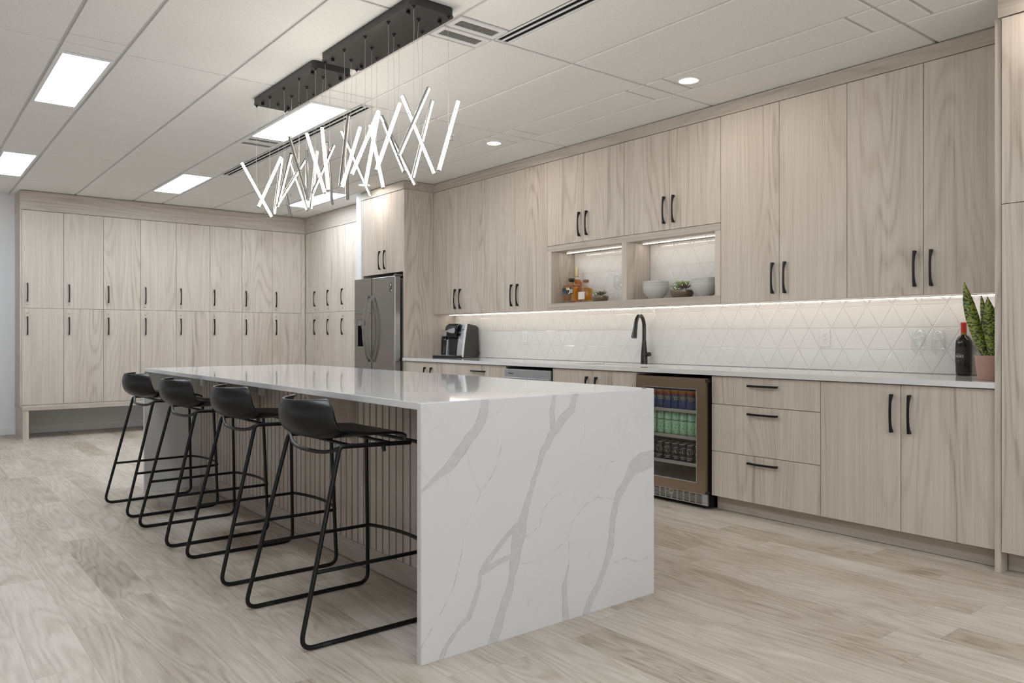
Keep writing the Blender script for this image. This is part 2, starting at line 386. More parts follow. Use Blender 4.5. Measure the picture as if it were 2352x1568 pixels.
# ------------------------------------------------------------------ room shell
ZC = 2.795; XL = -10.66; YB = 4.866; XR, YF = 4.2, -6.2
fl = struct('floor', MB().box(XL-.1, XR, YF, YB+.1, -0.06, 0.0), 'floor')
struct('wall_left', MB().box(XL-.12, XL, YF, YB+.15, 0, ZC+.1), 'wall')
struct('wall_back', MB().box(XL, XR, YB, YB+.12, 0, ZC+.1), 'wall')
struct('baseboard_left', MB().box(XL, XL+.014, YF, 4.48, 0, 0.093, .003), 'trim')
# stub wall that closes the locker recess beside the refrigerator
struct('wall_stub', MB().box(-8.13, -8.012, 4.20, YB, 0, ZC), 'wall')

# suspended ceiling: tegular tiles below recessed tees
XG = [-10.66, -9.54, -8.01, -6.475, -4.945, -3.415, -1.885, -0.355, 1.175, 2.705, 4.2]
YG = [-6.2, -5.37, -4.76, -4.15, -3.54, -3.23, -2.62, -2.01, -1.40, -0.79, -0.485, 0.125, 0.735, 1.045, 1.655, 2.27, 2.605, 3.21, 3.845, 4.158, YB]
tiles = MB(); GAP = 0.0105
def tile(x0, x1, y0, y1):
    if x1-x0 < .03 or y1-y0 < .03: return
    tiles.box(x0+GAP, x1-GAP, y0+GAP, y1-GAP, ZC, ZC+.016, .0025)
lamps = []; vents = []; slots = []
def bay_lamp_row(x0, x1, y0, y1, lamp, vl=False, vr=False):
    m = .155
    tile(x0+m, x1-m, y0, y1) if not lamp else lamps.append(((x0+x1)/2, (y0+y1)/2, x1-x0-2*m, y1-y0))
    for side, has in ((0, vl), (1, vr)):
        a, b = (x0, x0+m) if side == 0 else (x1-m, x1)
        if has: vents.append((a, b, y0, y1))
        else: tile(a, b, y0, y1)
for j in range(len(YG)-1):
    y0, y1 = YG[j], YG[j+1]
    for i in range(len(XG)-1):
        x0, x1 = XG[i], XG[i+1]; full = 1.4 < x1-x0 < 1.6
        if abs(y0+3.54) < .01: bay_lamp_row(x0, x1, y0, y1, False) if full else tile(x0, x1, y0, y1)
        elif abs(y0+0.79) < .01: bay_lamp_row(x0, x1, y0, y1, False) if full else tile(x0, x1, y0, y1)
        elif abs(y0-0.735) < .01:
            if full: bay_lamp_row(x0, x1, y0, y1, i in (1, 3, 5, 7))
            else: tile(x0, x1, y0, y1)
        elif abs(y0-2.27) < .01:
            if full: bay_lamp_row(x0, x1, y0, y1, i in (1, 3, 7), vl=i in (3, 5), vr=i in (2, 4))
            else: tile(x0, x1, y0, y1)
        elif abs(y0-2.605) < .01:
            if i in (2, 3, 5, 6): tile(x0, x1, 2.70, y1)
            else: tile(x0, x1, y0, y1)
        elif abs(y0-3.845) < .01:
            if full: bay_lamp_row(x0, x1, y0, y1, i == 1)
            else: tile(x0, x1, y0, y1)
        else: tile(x0, x1, y0, y1)
ceil_o = struct('ceiling', tiles, 'ceil')
tee = MB(); tee.box(XL, XR, YF, YB, ZC+.0085, ZC+.03)
struct('trim_1', tee, 'tee', 'white painted metal grid between the ceiling tiles', 'ceiling grid')

lamp_labels = {(-5.71, 0.89): 'long white ceiling light panel at upper left, the nearest one left of the pendant lamps',
               (-8.78, 0.89): 'white ceiling light panel cut by the left picture edge, above the first lockers',
               (-5.71, 2.44): 'large white ceiling light panel right behind the wires of the far pendant lamp',
               (-8.78, 2.44): 'white ceiling light panel in the middle of the ceiling above the locker wall',
               (-8.78, 4.00): 'white ceiling light panel in the far corner, behind the hanging tube ends'}
for (x, y, w, d) in lamps:
    k = min(lamp_labels, key=lambda q: (q[0]-x)**2+(q[1]-y)**2); near = (k[0]-x)**2+(k[1]-y)**2 < .1
    lab = lamp_labels[k] if near else 'white rectangular ceiling light panel out of the picture at x %.1f y %.1f' % (x, y)
    if not near: lab = 'rectangular ceiling light panel overhead, %s %s of the camera' % ('%d steps left' % round(-x/1.5) if x < 0 else '%d steps right' % round(x/1.5+1), 'behind' if y < -1 else 'beside')
    t = thing('ceiling_light', lab, 'ceiling light', (x, y, ZC), 0, 'rectangular ceiling light panels')
    fr = MB(); X, Y = w/2-GAP, d/2-GAP; b = .022
    for bx in ((-X, X, -Y, -Y+b), (-X, X, Y-b, Y), (-X, -X+b, -Y+b, Y-b), (X-b, X, -Y+b, Y-b)): fr.box(bx[0], bx[1], bx[2], bx[3], -.004, .02, .0015)
    obj('frame', fr, 'trim', t)
    obj('diffuser', MB().box(-X+b, X-b, -Y+b, Y-b, 0.0, .014), 'panel', t)

for n, (x0, x1, y0, y1) in enumerate(sorted(vents)):
    near = x0 > -5; first = (n % 2 == 0)
    lab = ('perforated ceiling air vent ' + ('on the left of the near pair beside the black lamp plate' if first else 'on the right of the near pair beside the black slot')) if near else \
          ('perforated ceiling air vent ' + ('farther of the pair past the big light panel' if first else 'nearer of the pair at the end of the big light panel'))
    t = thing('air_vent', lab, 'vent', ((x0+x1)/2, (y0+y1)/2, ZC), 0, 'ceiling air vents')
    X, Y = (x1-x0)/2-GAP, (y1-y0)/2-GAP; b = .030
    fr = MB()
    for bx in ((-X, X, -Y, -Y+b), (-X, X, Y-b, Y), (-X, -X+b, -Y+b, Y-b), (X-b, X, -Y+b, Y-b)): fr.box(bx[0], bx[1], bx[2], bx[3], -.003, .02, .001)
    obj('frame', fr, 'trim', t)
    gr = MB()
    nx, ny = 7, 22
    for i in range(nx+1):
        xx = -X+b+(2*X-2*b)*i/nx; gr.box(xx-.0016, xx+.0016, -Y+b, Y-b, 0.001, .005)
    for i in range(ny+1):
        yy = -Y+b+(2*Y-2*b)*i/ny; gr.box(-X+b, X-b, yy-.0016, yy+.0016, 0.0012, .0052)
    obj('grille', gr, 'vent', t)
    obj('duct', MB().box(-X+b, X-b, -Y+b, Y-b, .006, .0065), 'dark', t)

for lab, x0, x1 in (('long black twin slot air diffuser in the ceiling behind the pendant lamps', -8.0, -4.975), ('black twin slot air diffuser at the top of the picture beside the vents', -3.405, -0.37)):
    t = thing('slot_diffuser', lab, 'air diffuser', ((x0+x1)/2, 2.652, ZC), 0, 'twin slot air diffusers'); X = (x1-x0)/2
    fr = MB()
    for a, b in ((-.047, -.036), (-.006, .006), (.037, .048)): fr.box(-X, X, a, b, -.001, .005, .001)
    for e in (-X, X-.008): fr.box(e, e+.008, -.047, .048, -.002, .02)
    obj('frame', fr, 'trim', t)
    sl = MB(); sl.box(-X, X, -.047, .048, .0055, .0062); obj('slot', sl, 'slot', t)

# downlights
for lab, x in (('round recessed downlight nearest the camera over the wine fridge', -3.165), ('middle round recessed downlight above the upper cabinets', -5.235),
               ('farthest round recessed downlight, low between the hanging tube ends', -7.56), ('round recessed downlight over the right end of the worktop', -1.10)):
    t = thing('downlight', lab, 'downlight', (x, 4.0, ZC), 0, 'recessed downlights')
    obj('trim_ring', MB().lathe([(.052, .004), (.055, -.003), (.076, -.004), (.080, .001)], seg=40), 'trim', t)
    obj('lens', MB().lathe([(0, -.001), (.052, -.001), (.052, .004), (0, .004)], seg=40), 'down', t)
for lab, x, y in (('small chrome sprinkler head beside the last hanging tube', -5.238, 3.566), ('small sprinkler head near the far ceiling light panel', -8.495, 3.556)):
    t = thing('sprinkler', lab, 'sprinkler', (x, y, ZC), 0, 'ceiling sprinkler heads')
    obj('collar', MB().lathe([(0, 0), (.035, 0), (.033, -.006), (.012, -.010), (0, -.010)], seg=20), 'trim', t)
    obj('nozzle', MB().lathe([(.008, -.008), (.008, -.035), (.004, -.040), (.018, -.044), (.018, -.046), (0, -.046)], seg=14), 'wire', t)

# ------------------------------------------------------------------ chandeliers
TUBES = [(-5.294, 1.97, 2.163, -0.071, -0.489, 0.869, 'F'), (-5.054, 1.97, 2.183, -0.146, 0.436, 0.888, 'F'), (-5.178, 2.075, 2.183, 0.537, -0.08, 0.84, 'R'), (-5.054, 2.175, 2.184, -0.462, -0.089, 0.882, 'L'), (-4.815, 1.97, 2.153, 0.701, -0.065, 0.71, 'R'), (-4.938, 2.075, 2.18, -0.139, 0.535, 0.833, 'R'), (-4.575, 1.97, 2.187, 0.254, -0.413, 0.875, 'N'), (-4.697, 2.075, 2.187, -0.462, 0.205, 0.863, 'N'), (-5.294, 2.175, 2.195, 0.349, -0.346, 0.871, 'N'), (-4.335, 1.97, 2.183, -0.379, -0.111, 0.919, 'F'), (-4.815, 2.175, 2.181, 0.545, -0.139, 0.827, 'R'), (-4.203, 1.969, 2.185, -0.301, 0.043, 0.953, 'F'), (-4.575, 2.175, 2.184, 0.424, -0.289, 0.858, 'N'), (-4.456, 2.075, 2.184, -0.296, 0.479, 0.827, 'R'), (-3.957, 1.969, 2.184, 0.538, -0.147, 0.83, 'N'), (-4.078, 2.073, 2.187, -0.137, 0.349, 0.927, 'F'), (-4.203, 2.173, 2.185, -0.006, -0.464, 0.886, 'L'), (-3.71, 1.969, 2.184, -0.052, 0.418, 0.907, 'F'), (-4.335, 2.175, 2.177, 0.507, -0.272, 0.818, 'N'), (-3.957, 2.173, 2.184, -0.346, -0.016, 0.938, 'F'), (-3.832, 2.073, 2.183, 0.391, -0.008, 0.92, 'F'), (-3.586, 2.073, 2.152, -0.641, 0.075, 0.764, 'L'), (-3.71, 2.173, 2.171, -0.158, -0.432, 0.888, 'L'), (-3.464, 1.969, 2.166, -0.102, 0.39, 0.915, 'F'), (-3.34, 2.073, 2.166, -0.05, -0.433, 0.9, 'FR'), (-3.218, 1.969, 2.188, -0.06, 0.449, 0.892, 'R'), (-3.464, 2.173, 2.184, 0.398, 0.042, 0.916, 'R'), (-3.218, 2.173, 2.154, -0.113, 0.36, 0.926, 'F')]
fwd = Vector((-math.cos(TH), math.sin(TH), 0)); rgt = Vector((math.sin(TH), math.cos(TH), 0))
def chandelier(label, xa, xb, idx):
    t = thing('pendant_lamp', label, 'pendant lamp', ((xa+xb)/2, 2.0745, ZC), 0, 'pendant lamps over the island'); L = Vector(t.location)
    bm = bmesh.new(); rr = .028; P = []
    X, Y = (xb-xa)/2, .127
    for sx, sy, a in ((1, 1, 0), (-1, 1, 90), (-1, -1, 180), (1, -1, 270)):
        for k in range(9):
            an = math.radians(a+90*k/8); P.append((sx*(X-rr)+rr*math.cos(an), sy*(Y-rr)+rr*math.sin(an)))
    plate = MB().prism(P, 'z', -.040, -.0005); lip = [(p[0]*1.006, p[1]*1.022) for p in P]; plate.prism(lip, 'z', -.044, -.039)
    can = obj('ceiling_plate', plate, 'canopy', t)
    for kx in (-1, 1):
        for ky in (-1, 1):
            cx_, cy_ = kx*(X-.085), ky*.092
            obj('fixing_knob', MB().lathe([(0, -.060), (.009, -.060), (.010, -.057), (.010, -.044), (0, -.044)], cx_, cy_, 0, 16), 'black', can)
    for i in idx:
        x, y, z, vx, vy, vz, led = TUBES[i]; c = Vector((x, y, z))-L; v = Vector((vx, vy, vz)).normalized()
        obj('wire_grip', MB().lathe([(0, -.058), (.0035, -.058), (.0045, -.052), (.011, -.046), (.012, -.044), (0, -.044)], c.x, c.y, 0, 12), 'black', can)
        w = Vector((0.004*math.sin(i*2.3), 0.004*math.cos(i*1.7), 0))
        pts = [Vector((c.x, c.y, -.050)), Vector((c.x, c.y, -.15))+w, Vector((c.x, c.y, (c.z-.1)*.55))-w, Vector((c.x, c.y, c.z+.05))+w*.5, c]
        obj('suspension_wire', MB().tube(fillet(pts, .2, 4), .0008, 6), 'wire', t)
        # tube in its own frame, lit side turned about the tube axis
        toward = (-(c+L-Vector((0, 0, CAM_Z)))).normalized()
        side = v.cross(toward).normalized()          # image left/right of the tube
        if side.dot(rgt) < 0: side = -side
        n0 = {'F': toward+side*.15, 'FR': toward*.8-side*.5, 'R': side*.95+toward*.35, 'L': -side*.95+toward*.30, 'N': -toward+side*.35}[led]
        n0 = (n0-v*n0.dot(v)).normalized(); b0 = v.cross(n0)
        R, H = .0098, .205
        body = MB(); ring = []
        A0, A1 = math.radians(62), math.radians(298); ns = 18
        vs, fs = [], []
        for e in (-H, H):
            for k in range(ns+1):
                a = A0+(A1-A0)*k/ns; vs.append(c+v*e+n0*R*math.cos(a)+b0*R*math.sin(a))
        m1 = ns+1
        for k in range(ns): fs.append((k, k+1, m1+k+1, m1+k))
        fs.append((0, ns, m1+ns, m1))
        body.add(vs, fs, True)
        for e in (-H, H): 
            capv = [c+v*(e*1.006)+n0*R*math.cos(2*PI*k/20)+b0*R*math.sin(2*PI*k/20) for k in range(20)]
            capw = [c+v*(e*.992)+n0*R*math.cos(2*PI*k/20)+b0*R*math.sin(2*PI*k/20) for k in range(20)]
            body.add(capv+capw, [tuple(range(20)), tuple(range(20, 40))]+[(k, (k+1) % 20, 20+(k+1) % 20, 20+k) for k in range(20)])
        tb = obj('light_tube', body, 'alu', t)
        st = MB(); vs, fs = [], []; ns = 8
        for e in (-H*.992, H*.992):
            for k in range(ns+1):
                a = math.radians(-62)+math.radians(124)*k/ns; vs.append(c+v*e+n0*R*math.cos(a)+b0*R*math.sin(a))
        m1 = ns+1
        for k in range(ns): fs.append((k, k+1, m1+k+1, m1+k))
        fs.append(tuple(range(m1))); fs.append(tuple(range(m1, 2*m1)))
        st.add(vs, fs, True); obj('lit_diffuser', st, 'led', tb)
FAR = [0, 1, 2, 3, 4, 5, 6, 7, 8, 9, 10, 12, 13, 18]; NEAR = [i for i in range(28) if i not in FAR]
chandelier('far black ceiling plate with slanted light tubes, beside the big ceiling light panel', -5.300, -4.322, FAR)
chandelier('near black ceiling plate with slanted light tubes, touching the top picture edge', -4.215, -3.205, NEAR)

# ------------------------------------------------------------------ cabinets and lockers
def handle_mb(vert, x, z, y=0.0, L=.206, W=.0125, proj=.030):
    """bow pull: flat feet at both ends, arched inside; front of the door is y, room towards -y"""
    n = 28; vs = []; fs = []; a = L/2-.012
    for i in range(n+1):
        s = -L/2+L*i/n; q = 2*abs(s)/L
        o_out = proj*.80+proj*.20*(1-q*q); o_in = proj*.86*math.sqrt(max(0, 1-(s/a)**2)) if abs(s) < a else 0.0
        o_in = min(o_in, o_out-.0055)
        for w in (-W/2, W/2):
            for o in (o_out, o_in):
                vs.append((x+w, y-o, z+s) if vert else (x+s, y-o, z+w))
    for i in range(n):
        b = i*4; c = b+4
        fs += [(b, b+2, c+2, c), (b+1, c+1, c+3, b+3), (b, c, c+1, b+1), (b+2, b+3, c+3, c+2)]
    fs += [(0, 1, 3, 2), (4*n, 4*n+2, 4*n+3, 4*n+1)]
    return MB().add(vs, fs)
def cabinet(name, label, cat, loc, rz, w, d, z0, h, fronts, group=None, body_d0=.021, carcass=True, wall=0.0):
    t = thing(name, label, cat, loc, rz, group)
    if carcass: obj('carcass', MB().box(0.0015, w-.0015, body_d0, d, z0+.0015, z0+h-.0015), 'wood_z', t)
    for f in fronts:
        g = .0016
        p = obj(f.get('name', 'door'), MB().box(f['x0']+g, f['x1']-g, 0, .019, f['z0']+g, f['z1']-g, .0012), f.get('mat', 'wood_z'), t)
        if 'h' in f:
            vert, hx, hz = f['h']; obj('handle', handle_mb(vert, hx, hz), 'black', p)
        if 'lock' in f:
            lx, lz = f['lock']
            k = MB().lathe([(0, -.0), (.0105, -.0), (.0105, .004), (.0085, .0055), (0, .0055)], 0, 0, 0, 18); k.box(-.0012, .0012, -.005, .005, .0052, .0062)
            k.xform(Matrix.Translation((lx, 0, lz)) @ Matrix.Rotation(PI/2, 4, 'X')); obj('lock', k, 'steel', p)
    return t

# wall lockers, two rows of eight on the left wall (front faces +x)
LX, LY0, LW, LZ0, LZM, LZ1 = -10.205, 1.123, .4125, .367, 1.465, 2.572
for k in range(8):
    for up in (1, 0):
        z0, z1 = (LZM, LZ1) if up else (LZ0, LZM)
        f = dict(x0=0, x1=LW, z0=z0, z1=z1, h=(True, .053, 1.645 if up else 1.267), lock=(.053, 1.511 if up else 1.411))
        n = ORD[k] if k < 4 else ORD[7-k]; side = 'left end' if k < 4 else 'corner'
        cabinet('locker', 'pale ash %s row wall locker with black bow handle, %s from the %s' % ('upper' if up else 'lower', n, side), 'locker',
                (LX, LY0+LW*k, 0), PI/2, LW, .44, z0, z1-z0, [f], 'lockers on the far wall')
# three visible columns (and one behind the refrigerator) on the return wall
SY, SX = 4.485, [-10.200, -9.805, -9.395, -8.982, -8.575]
for k in range(4):
    for up in (1, 0):
        z0, z1 = (LZM, LZ1) if up else (LZ0, LZM); w = SX[k+1]-SX[k]
        f = dict(x0=0, x1=w, z0=z0, z1=z1, h=(True, w-.072, 1.655 if up else 1.272), lock=(w-.072, 1.511 if up else 1.411))
        pos = ['first from the corner', 'second from the corner', 'third from the corner', 'last one, beside the refrigerator'][k]
        cabinet('locker', 'ash %s locker on the wall towards the refrigerator, %s' % ('upper' if up else 'lower', pos), 'locker',
                (SX[k], SY, 0), 0, w, .37, z0, z1-z0, [f], 'lockers on the return wall')
tag(obj('infill_board', MB().box(-8.575, -8.131, SY+.002, YB-.03, LZ0, LZ1), 'wood_z'), 'ash filler panel between the return wall lockers and the white stub wall', 'panel')
tag(obj('infill_strip', MB().box(LX-.03, LX-.003, 4.4245, 4.484, LZ0, LZ1), 'wood_z'), 'narrow dark-looking ash strip closing the inner corner of the lockers', 'panel')
tag(obj('plinth', MB().box(-10.19, -8.131, SY+.02, YB-.03, 0, LZ0-.001), 'wood_x'), 'low ash plinth under the lockers on the return wall', 'plinth')
tag(obj('end_panel', MB().box(XL+.001, LX+.001, LY0-.0185, LY0-.0005, LZ0, ZC-.004, .001), 'wood_z'), 'ash end panel on the left side of the locker wall', 'panel')
# bench under the lockers
bt = thing('bench', 'low ash bench ledge running under the far wall lockers', 'bench', (-10.3, 2.8, 0))
obj('seat', MB().box(XL+.015, -9.985, 1.102, 4.483, .3225, .3655, .002), 'wood_y', bt, True)
obj('leg', MB().box(XL+.016, -9.99, 1.108, 1.166, 0, .322, .002), 'wood_z', bt, True)
# cornice boards up to the ceiling
ZT = ZC-.006
struct('trim_2', MB().box(XL, LX+.006, LY0-.019, SY-.006, LZ1+.002, ZT, .001), 'wood_y', 'ash cornice board above the far wall lockers', 'cornice')
struct('trim_3', MB().box(LX+.007, -8.131, SY-.006, YB, LZ1+.002, ZT, .001), 'wood_x', 'ash cornice board above the return wall lockers', 'cornice')

# refrigerator enclosure
PX = -7.060; ZU0, ZU1 = 1.382, 2.702
tag(obj('side_panel', MB().box(PX-.020, PX, 4.203, YB-.001, 0, ZU1, .001), 'wood_z'), 'tall ash panel on the right side of the refrigerator', 'panel')
tag(obj('side_panel', MB().box(-8.011, -7.968, 4.203, YB-.001, 0, ZU1, .001), 'wood_z'), 'narrow ash panel on the left side of the refrigerator beside the white stub wall', 'panel')
ox0, ox1 = -7.967, PX-.021; ow = ox1-ox0; om = -7.508-ox0
cabinet('wall_cabinet', 'ash two-door cabinet above the refrigerator', 'cabinet', (ox0, 4.203, 0), 0, ow, .6, 1.832, ZU1-1.832,
        [dict(x0=0, x1=om, z0=1.832, z1=ZU1, h=(True, om-.062, 1.985)), dict(x0=om, x1=ow, z0=1.832, z1=ZU1, h=(True, om+.048, 1.985))], 'wall cabinets')
cr = MB().box(-8.011, PX+.006, 4.195, YB, ZU1+.001, ZT, .001)
struct('trim_4', cr, 'wood_x', 'ash cornice board above the refrigerator', 'cornice')

# upper cabinets
UY = 4.570
def upper(label, x0, xm, x1, z0, z1, hz):
    w = x1-x0; m = xm-x0
    cabinet('wall_cabinet', label, 'cabinet', (x0, UY, 0), 0, w, YB-.002-UY, z0, z1-z0,
            [dict(x0=0, x1=m, z0=z0, z1=z1, h=(True, m-.044, hz)), dict(x0=m, x1=w, z0=z0, z1=z1, h=(True, m+.046, hz))], 'wall cabinets')
upper('ash two-door wall cabinet over the coffee maker, beside the refrigerator panel', PX+.001, -6.589, -6.128, ZU0, ZU1, 1.533)
upper('ash two-door wall cabinet between the coffee maker cabinet and the lit open shelves', -6.128, -5.651, -5.192, ZU0, ZU1, 1.533)
upper('short ash two-door wall cabinet above the shelf with the bottles', -5.192, -4.728, -4.262, 1.951, ZU1, 2.103)
upper('short ash two-door wall cabinet above the shelf with the bowls', -4.262, -3.799, -3.334, 1.951, ZU1, 2.103)
upper('tall ash two-door wall cabinet just right of the lit open shelves', -3.334, -2.872, -2.407, ZU0, ZU1, 1.533)
upper('tall ash two-door wall cabinet at the right end above the wine bottle', -2.407, -1.956, -1.457, ZU0, ZU1, 1.533)
struct('trim_5', MB().box(PX+.007, -1.457, UY-.006, YB, ZU1+.001, ZT, .001), 'wood_x', 'long ash cornice board above the kitchen wall cabinets', 'cornice')
# open shelf unit
nt = thing('open_shelf', 'ash open wall shelf with two lit niches of bottles and bowls', 'shelf', (-4.263, UY, ZU0))
n0, n1 = -5.191, -3.335; NZ0, NZ1 = 1.437, 1.897; fr = MB(); YN = UY-.0
def nb(x0, x1, z0, z1, y0=YN, y1=YB-.003): fr.box(x0, x1, y0, y1, z0, z1, .0008)
for a in ((n0, n1, ZU0+.001, NZ0), (n0, n1, NZ1, 1.9495)):
    fr = MB(); nb(*a); obj('shelf_board', fr, 'wood_x', nt, True)
for a in ((n0, -5.139, NZ0, NZ1), (-4.288, -4.236, NZ0, NZ1), (-3.384, n1, NZ0, NZ1)):
    fr = MB(); nb(*a); obj('upright', fr, 'wood_z', nt, True)

# tiled splashback and niche backs
def clip_poly(P, a, b, c):
    out = []
    for i in range(len(P)):
        p, q = P[i], P[(i+1) % len(P)]; dp, dq = a*p[0]+b*p[1]-c, a*q[0]+b*q[1]-c
        if dp >= 0: out.append(p)
        if dp*dq < 0: t = dp/(dp-dq); out.append((p[0]+t*(q[0]-p[0]), p[1]+t*(q[1]-p[1])))
    return out
def area(P): return .5*sum(P[i][0]*P[(i+1) % len(P)][1]-P[(i+1) % len(P)][0]*P[i][1] for i in range(len(P)))
def inset(P, d):
    n = len(P); L = []
    for i in range(n):
        p, q = P[i], P[(i+1) % n]; e = (q[0]-p[0], q[1]-p[1]); l = math.hypot(*e)
        if l < 1e-6: return None
        nx, ny = -e[1]/l, e[0]/l; L.append((nx, ny, nx*p[0]+ny*p[1]+d))
    out = []
    for i in range(n):
        a1, b1, c1 = L[i-1]; a2, b2, c2 = L[i]; det = a1*b2-a2*b1
        if abs(det) < 1e-7: return None
        out.append(((c1*b2-c2*b1)/det, (a1*c2-a2*c1)/det))
    for i, (a, b, c) in enumerate(L):
        for p in out:
            if a*p[0]+b*p[1]-c < -1e-6: return None
    return out if area(out) > 1e-6 else None
def tri_tiles(mb, x0, x1, z0, z1, y, zl=1.2005, xl=-3.307, S=.160):
    Hh = S*math.sqrt(3)/2; k0 = math.floor((z0-zl)/Hh); k1 = math.ceil((z1-zl)/Hh)
    for k in range(k0, k1):
        za, zb = zl+k*Hh, zl+(k+1)*Hh; oa = xl+(S/2 if k % 2 else 0); ob = xl+(S/2 if (k+1) % 2 else 0)
        i0 = math.floor((x0-xl)/S)-2; i1 = math.ceil((x1-xl)/S)+2
        for i in range(i0, i1):
            for T in ([(oa+S*i, za), (oa+S*(i+1), za), (oa+S*(i+.5), zb)], [(ob+S*i, zb), (ob+S*(i+.5), za), (ob+S*(i+1), zb)]):
                for (a, b, c) in ((1, 0, x0), (-1, 0, -x1), (0, 1, z0), (0, -1, -z1)):
                    T = clip_poly(T, a, b, c)
                    if len(T) < 3: break
                if len(T) < 3: continue
                Q = []
                for p in T:
                    if not Q or math.hypot(p[0]-Q[-1][0], p[1]-Q[-1][1]) > 1e-4: Q.append(p)
                if len(Q) > 2 and math.hypot(Q[0][0]-Q[-1][0], Q[0][1]-Q[-1][1]) < 1e-4: Q.pop()
                if len(Q) < 3 or abs(area(Q)) < 2e-5: continue
                if area(Q) < 0: Q.reverse()
                o = inset(Q, .0007); n = inset(Q, .0042)
                if not o: continue
                m = len(o)
                if n and len(n) == m:
                    h = random.uniform(-.0002, .0002)
                    tz = (random.uniform(-.0035, .0035), random.uniform(-.0035, .0035)); cxn = sum(p[0] for p in n)/m; czn = sum(p[1] for p in n)/m
                    vs = [(p[0], y+.001, p[1]) for p in o]+[(p[0], y-.0012, p[1]) for p in o]+[(p[0], y-.0022+h*.4+(p[0]-cxn)*tz[0]+(p[1]-czn)*tz[1], p[1]) for p in n]
                    fs = [tuple(range(2*m, 3*m))]
                    for r in (0, m):
                        for i2 in range(m): fs.append((r+i2, r+(i2+1) % m, r+m+(i2+1) % m, r+m+i2))
                else:
                    vs = [(p[0], y+.001, p[1]) for p in o]+[(p[0], y-.0025, p[1]) for p in o]; fs = [tuple(range(m, 2*m))]+[(i2, (i2+1) % m, m+(i2+1) % m, m+i2) for i2 in range(m)]
                mb.add(vs, fs)
sb = thing('splashback', 'glossy white triangular tile splashback behind the worktop', 'splashback', (-4.25, YB-.001, .921))
mb = MB(); tri_tiles(mb, PX+.001, -1.458, .9225, ZU0-.001, YB-.004); obj('tile_field', mb, 'tile', sb, True)
obj('grout', MB().box(PX+.001, -1.458, YB-.0036, YB-.0012, .9225, ZU0-.001), 'grout', sb, True)
mb = MB()
for a, b in ((-5.1385, -4.2885), (-4.2355, -3.3845)): tri_tiles(mb, a, b, NZ0+.0005, NZ1-.0005, YB-.008, zl=1.708, xl=-3.730)
obj('tiled_back', mb, 'tile', nt, True)
mb = MB()
for a, b in ((-5.1385, -4.2885), (-4.2355, -3.3845)): mb.box(a, b, YB-.0076, YB-.0035, NZ0+.0005, NZ1-.0005)
obj('grout', mb, 'grout', nt, True)

# LED tape under the cabinets and in the niches
def led(label, x0, x1, y, z):
    t = thing('led_strip', label, 'light strip', ((x0+x1)/2, y, z), 0, 'warm led strips')
    obj('channel', MB().box(x0, x1, y-.009, y+.009, z-.0035, z-.0002), 'trim', t, True)
    obj('diffuser', MB().box(x0+.003, x1-.003, y-.006, y+.006, z-.0075, z-.0036), 'strip', t, True)
led('long glowing light strip under the kitchen wall cabinets', PX+.02, -1.475, 4.772, ZU0)
led('glowing light strip in the top of the niche with the bottles', -5.108, -4.300, 4.735, NZ1)
led('glowing light strip in the top of the niche with the bowls', -4.215, -3.400, 4.745, NZ1)

# tall unit at the right edge
tag(obj('side_panel', MB().box(-1.4565, -1.4285, 4.181, YB-.001, 0, ZC-.11, .001), 'wood_z'), 'tall ash panel at the right end of the worktop beside the plant', 'panel')
TX0 = -1.424
cabinet('tall_cabinet', 'tall ash cabinet cut by the right picture edge', 'cabinet', (TX0, 4.168, 0), 0, .62, .69, .104, 2.68-.104,
        [dict(x0=0, x1=.62, z0=.104, z1=1.783), dict(x0=0, x1=.62, z0=1.783, z1=2.68)])
struct('trim_6', MB().box(-1.437, -.80, 4.160, YB, 2.682, 2.772, .001), 'wood_x', 'ash cornice board over the tall cabinet at the right edge', 'cornice')
tag(obj('kickboard', MB().box(-1.424, -.80, 4.262, 4.28, 0.002, .103), 'wood_x'), 'short ash kickboard under the tall cabinet at the right edge', 'kickboard')
tag(obj('kickboard', MB().box(-3.142, -1.458, 4.272, 4.29, 0.003, .0975), 'wood_x'), 'long ash kickboard under the drawers and the double cupboard', 'kickboard')
tag(obj('kickboard', MB().box(PX+.001, -5.33, 4.272, 4.29, 0.003, .0975), 'wood_x'), 'ash kickboard under the coffee corner cupboards behind the island', 'kickboard')
tag(obj('kickboard', MB().box(-4.710, -3.80, 4.272, 4.29, 0.003, .0975), 'wood_x'), 'ash kickboard under the sink cabinet behind the island', 'kickboard')

# base cabinets
BY, BZ0, BZ1 = 4.206, .099, .886
def base(name, label, x0, x1, fronts, hollow=False):
    for f in fronts: f['x0'] -= x0; f['x1'] -= x0; f['h'] = (f['h'][0], f['h'][1]-x0, f['h'][2])
    t = cabinet(name, label, 'cabinet', (x0, BY, 0), 0, x1-x0, YB-.002-BY, BZ0, .888-BZ0, fronts, 'base cabinets', carcass=not hollow)
    if hollow:
        w, d = x1-x0, YB-.002-BY; b = MB()
        for a in ((.0015, .02, .021, d, BZ0, .886), (w-.02, w-.0015, .021, d, BZ0, .886), (.02, w-.02, d-.015, d, BZ0, .886), (.02, w-.02, .021, d-.015, BZ0, BZ0+.018), (.02, w-.02, .021, .04, .80, .886)): b.box(*a)
        obj('carcass', b, 'wood_z', t)
hz = .7315
base('base_cabinet', 'ash two-door base cabinet under the coffee maker', PX+.001, -6.096,
     [dict(x0=PX+.001, x1=-6.575, z0=BZ0, z1=BZ1, h=(True, -6.645, hz)), dict(x0=-6.575, x1=-6.096, z0=BZ0, z1=BZ1, h=(True, -6.525, hz))])
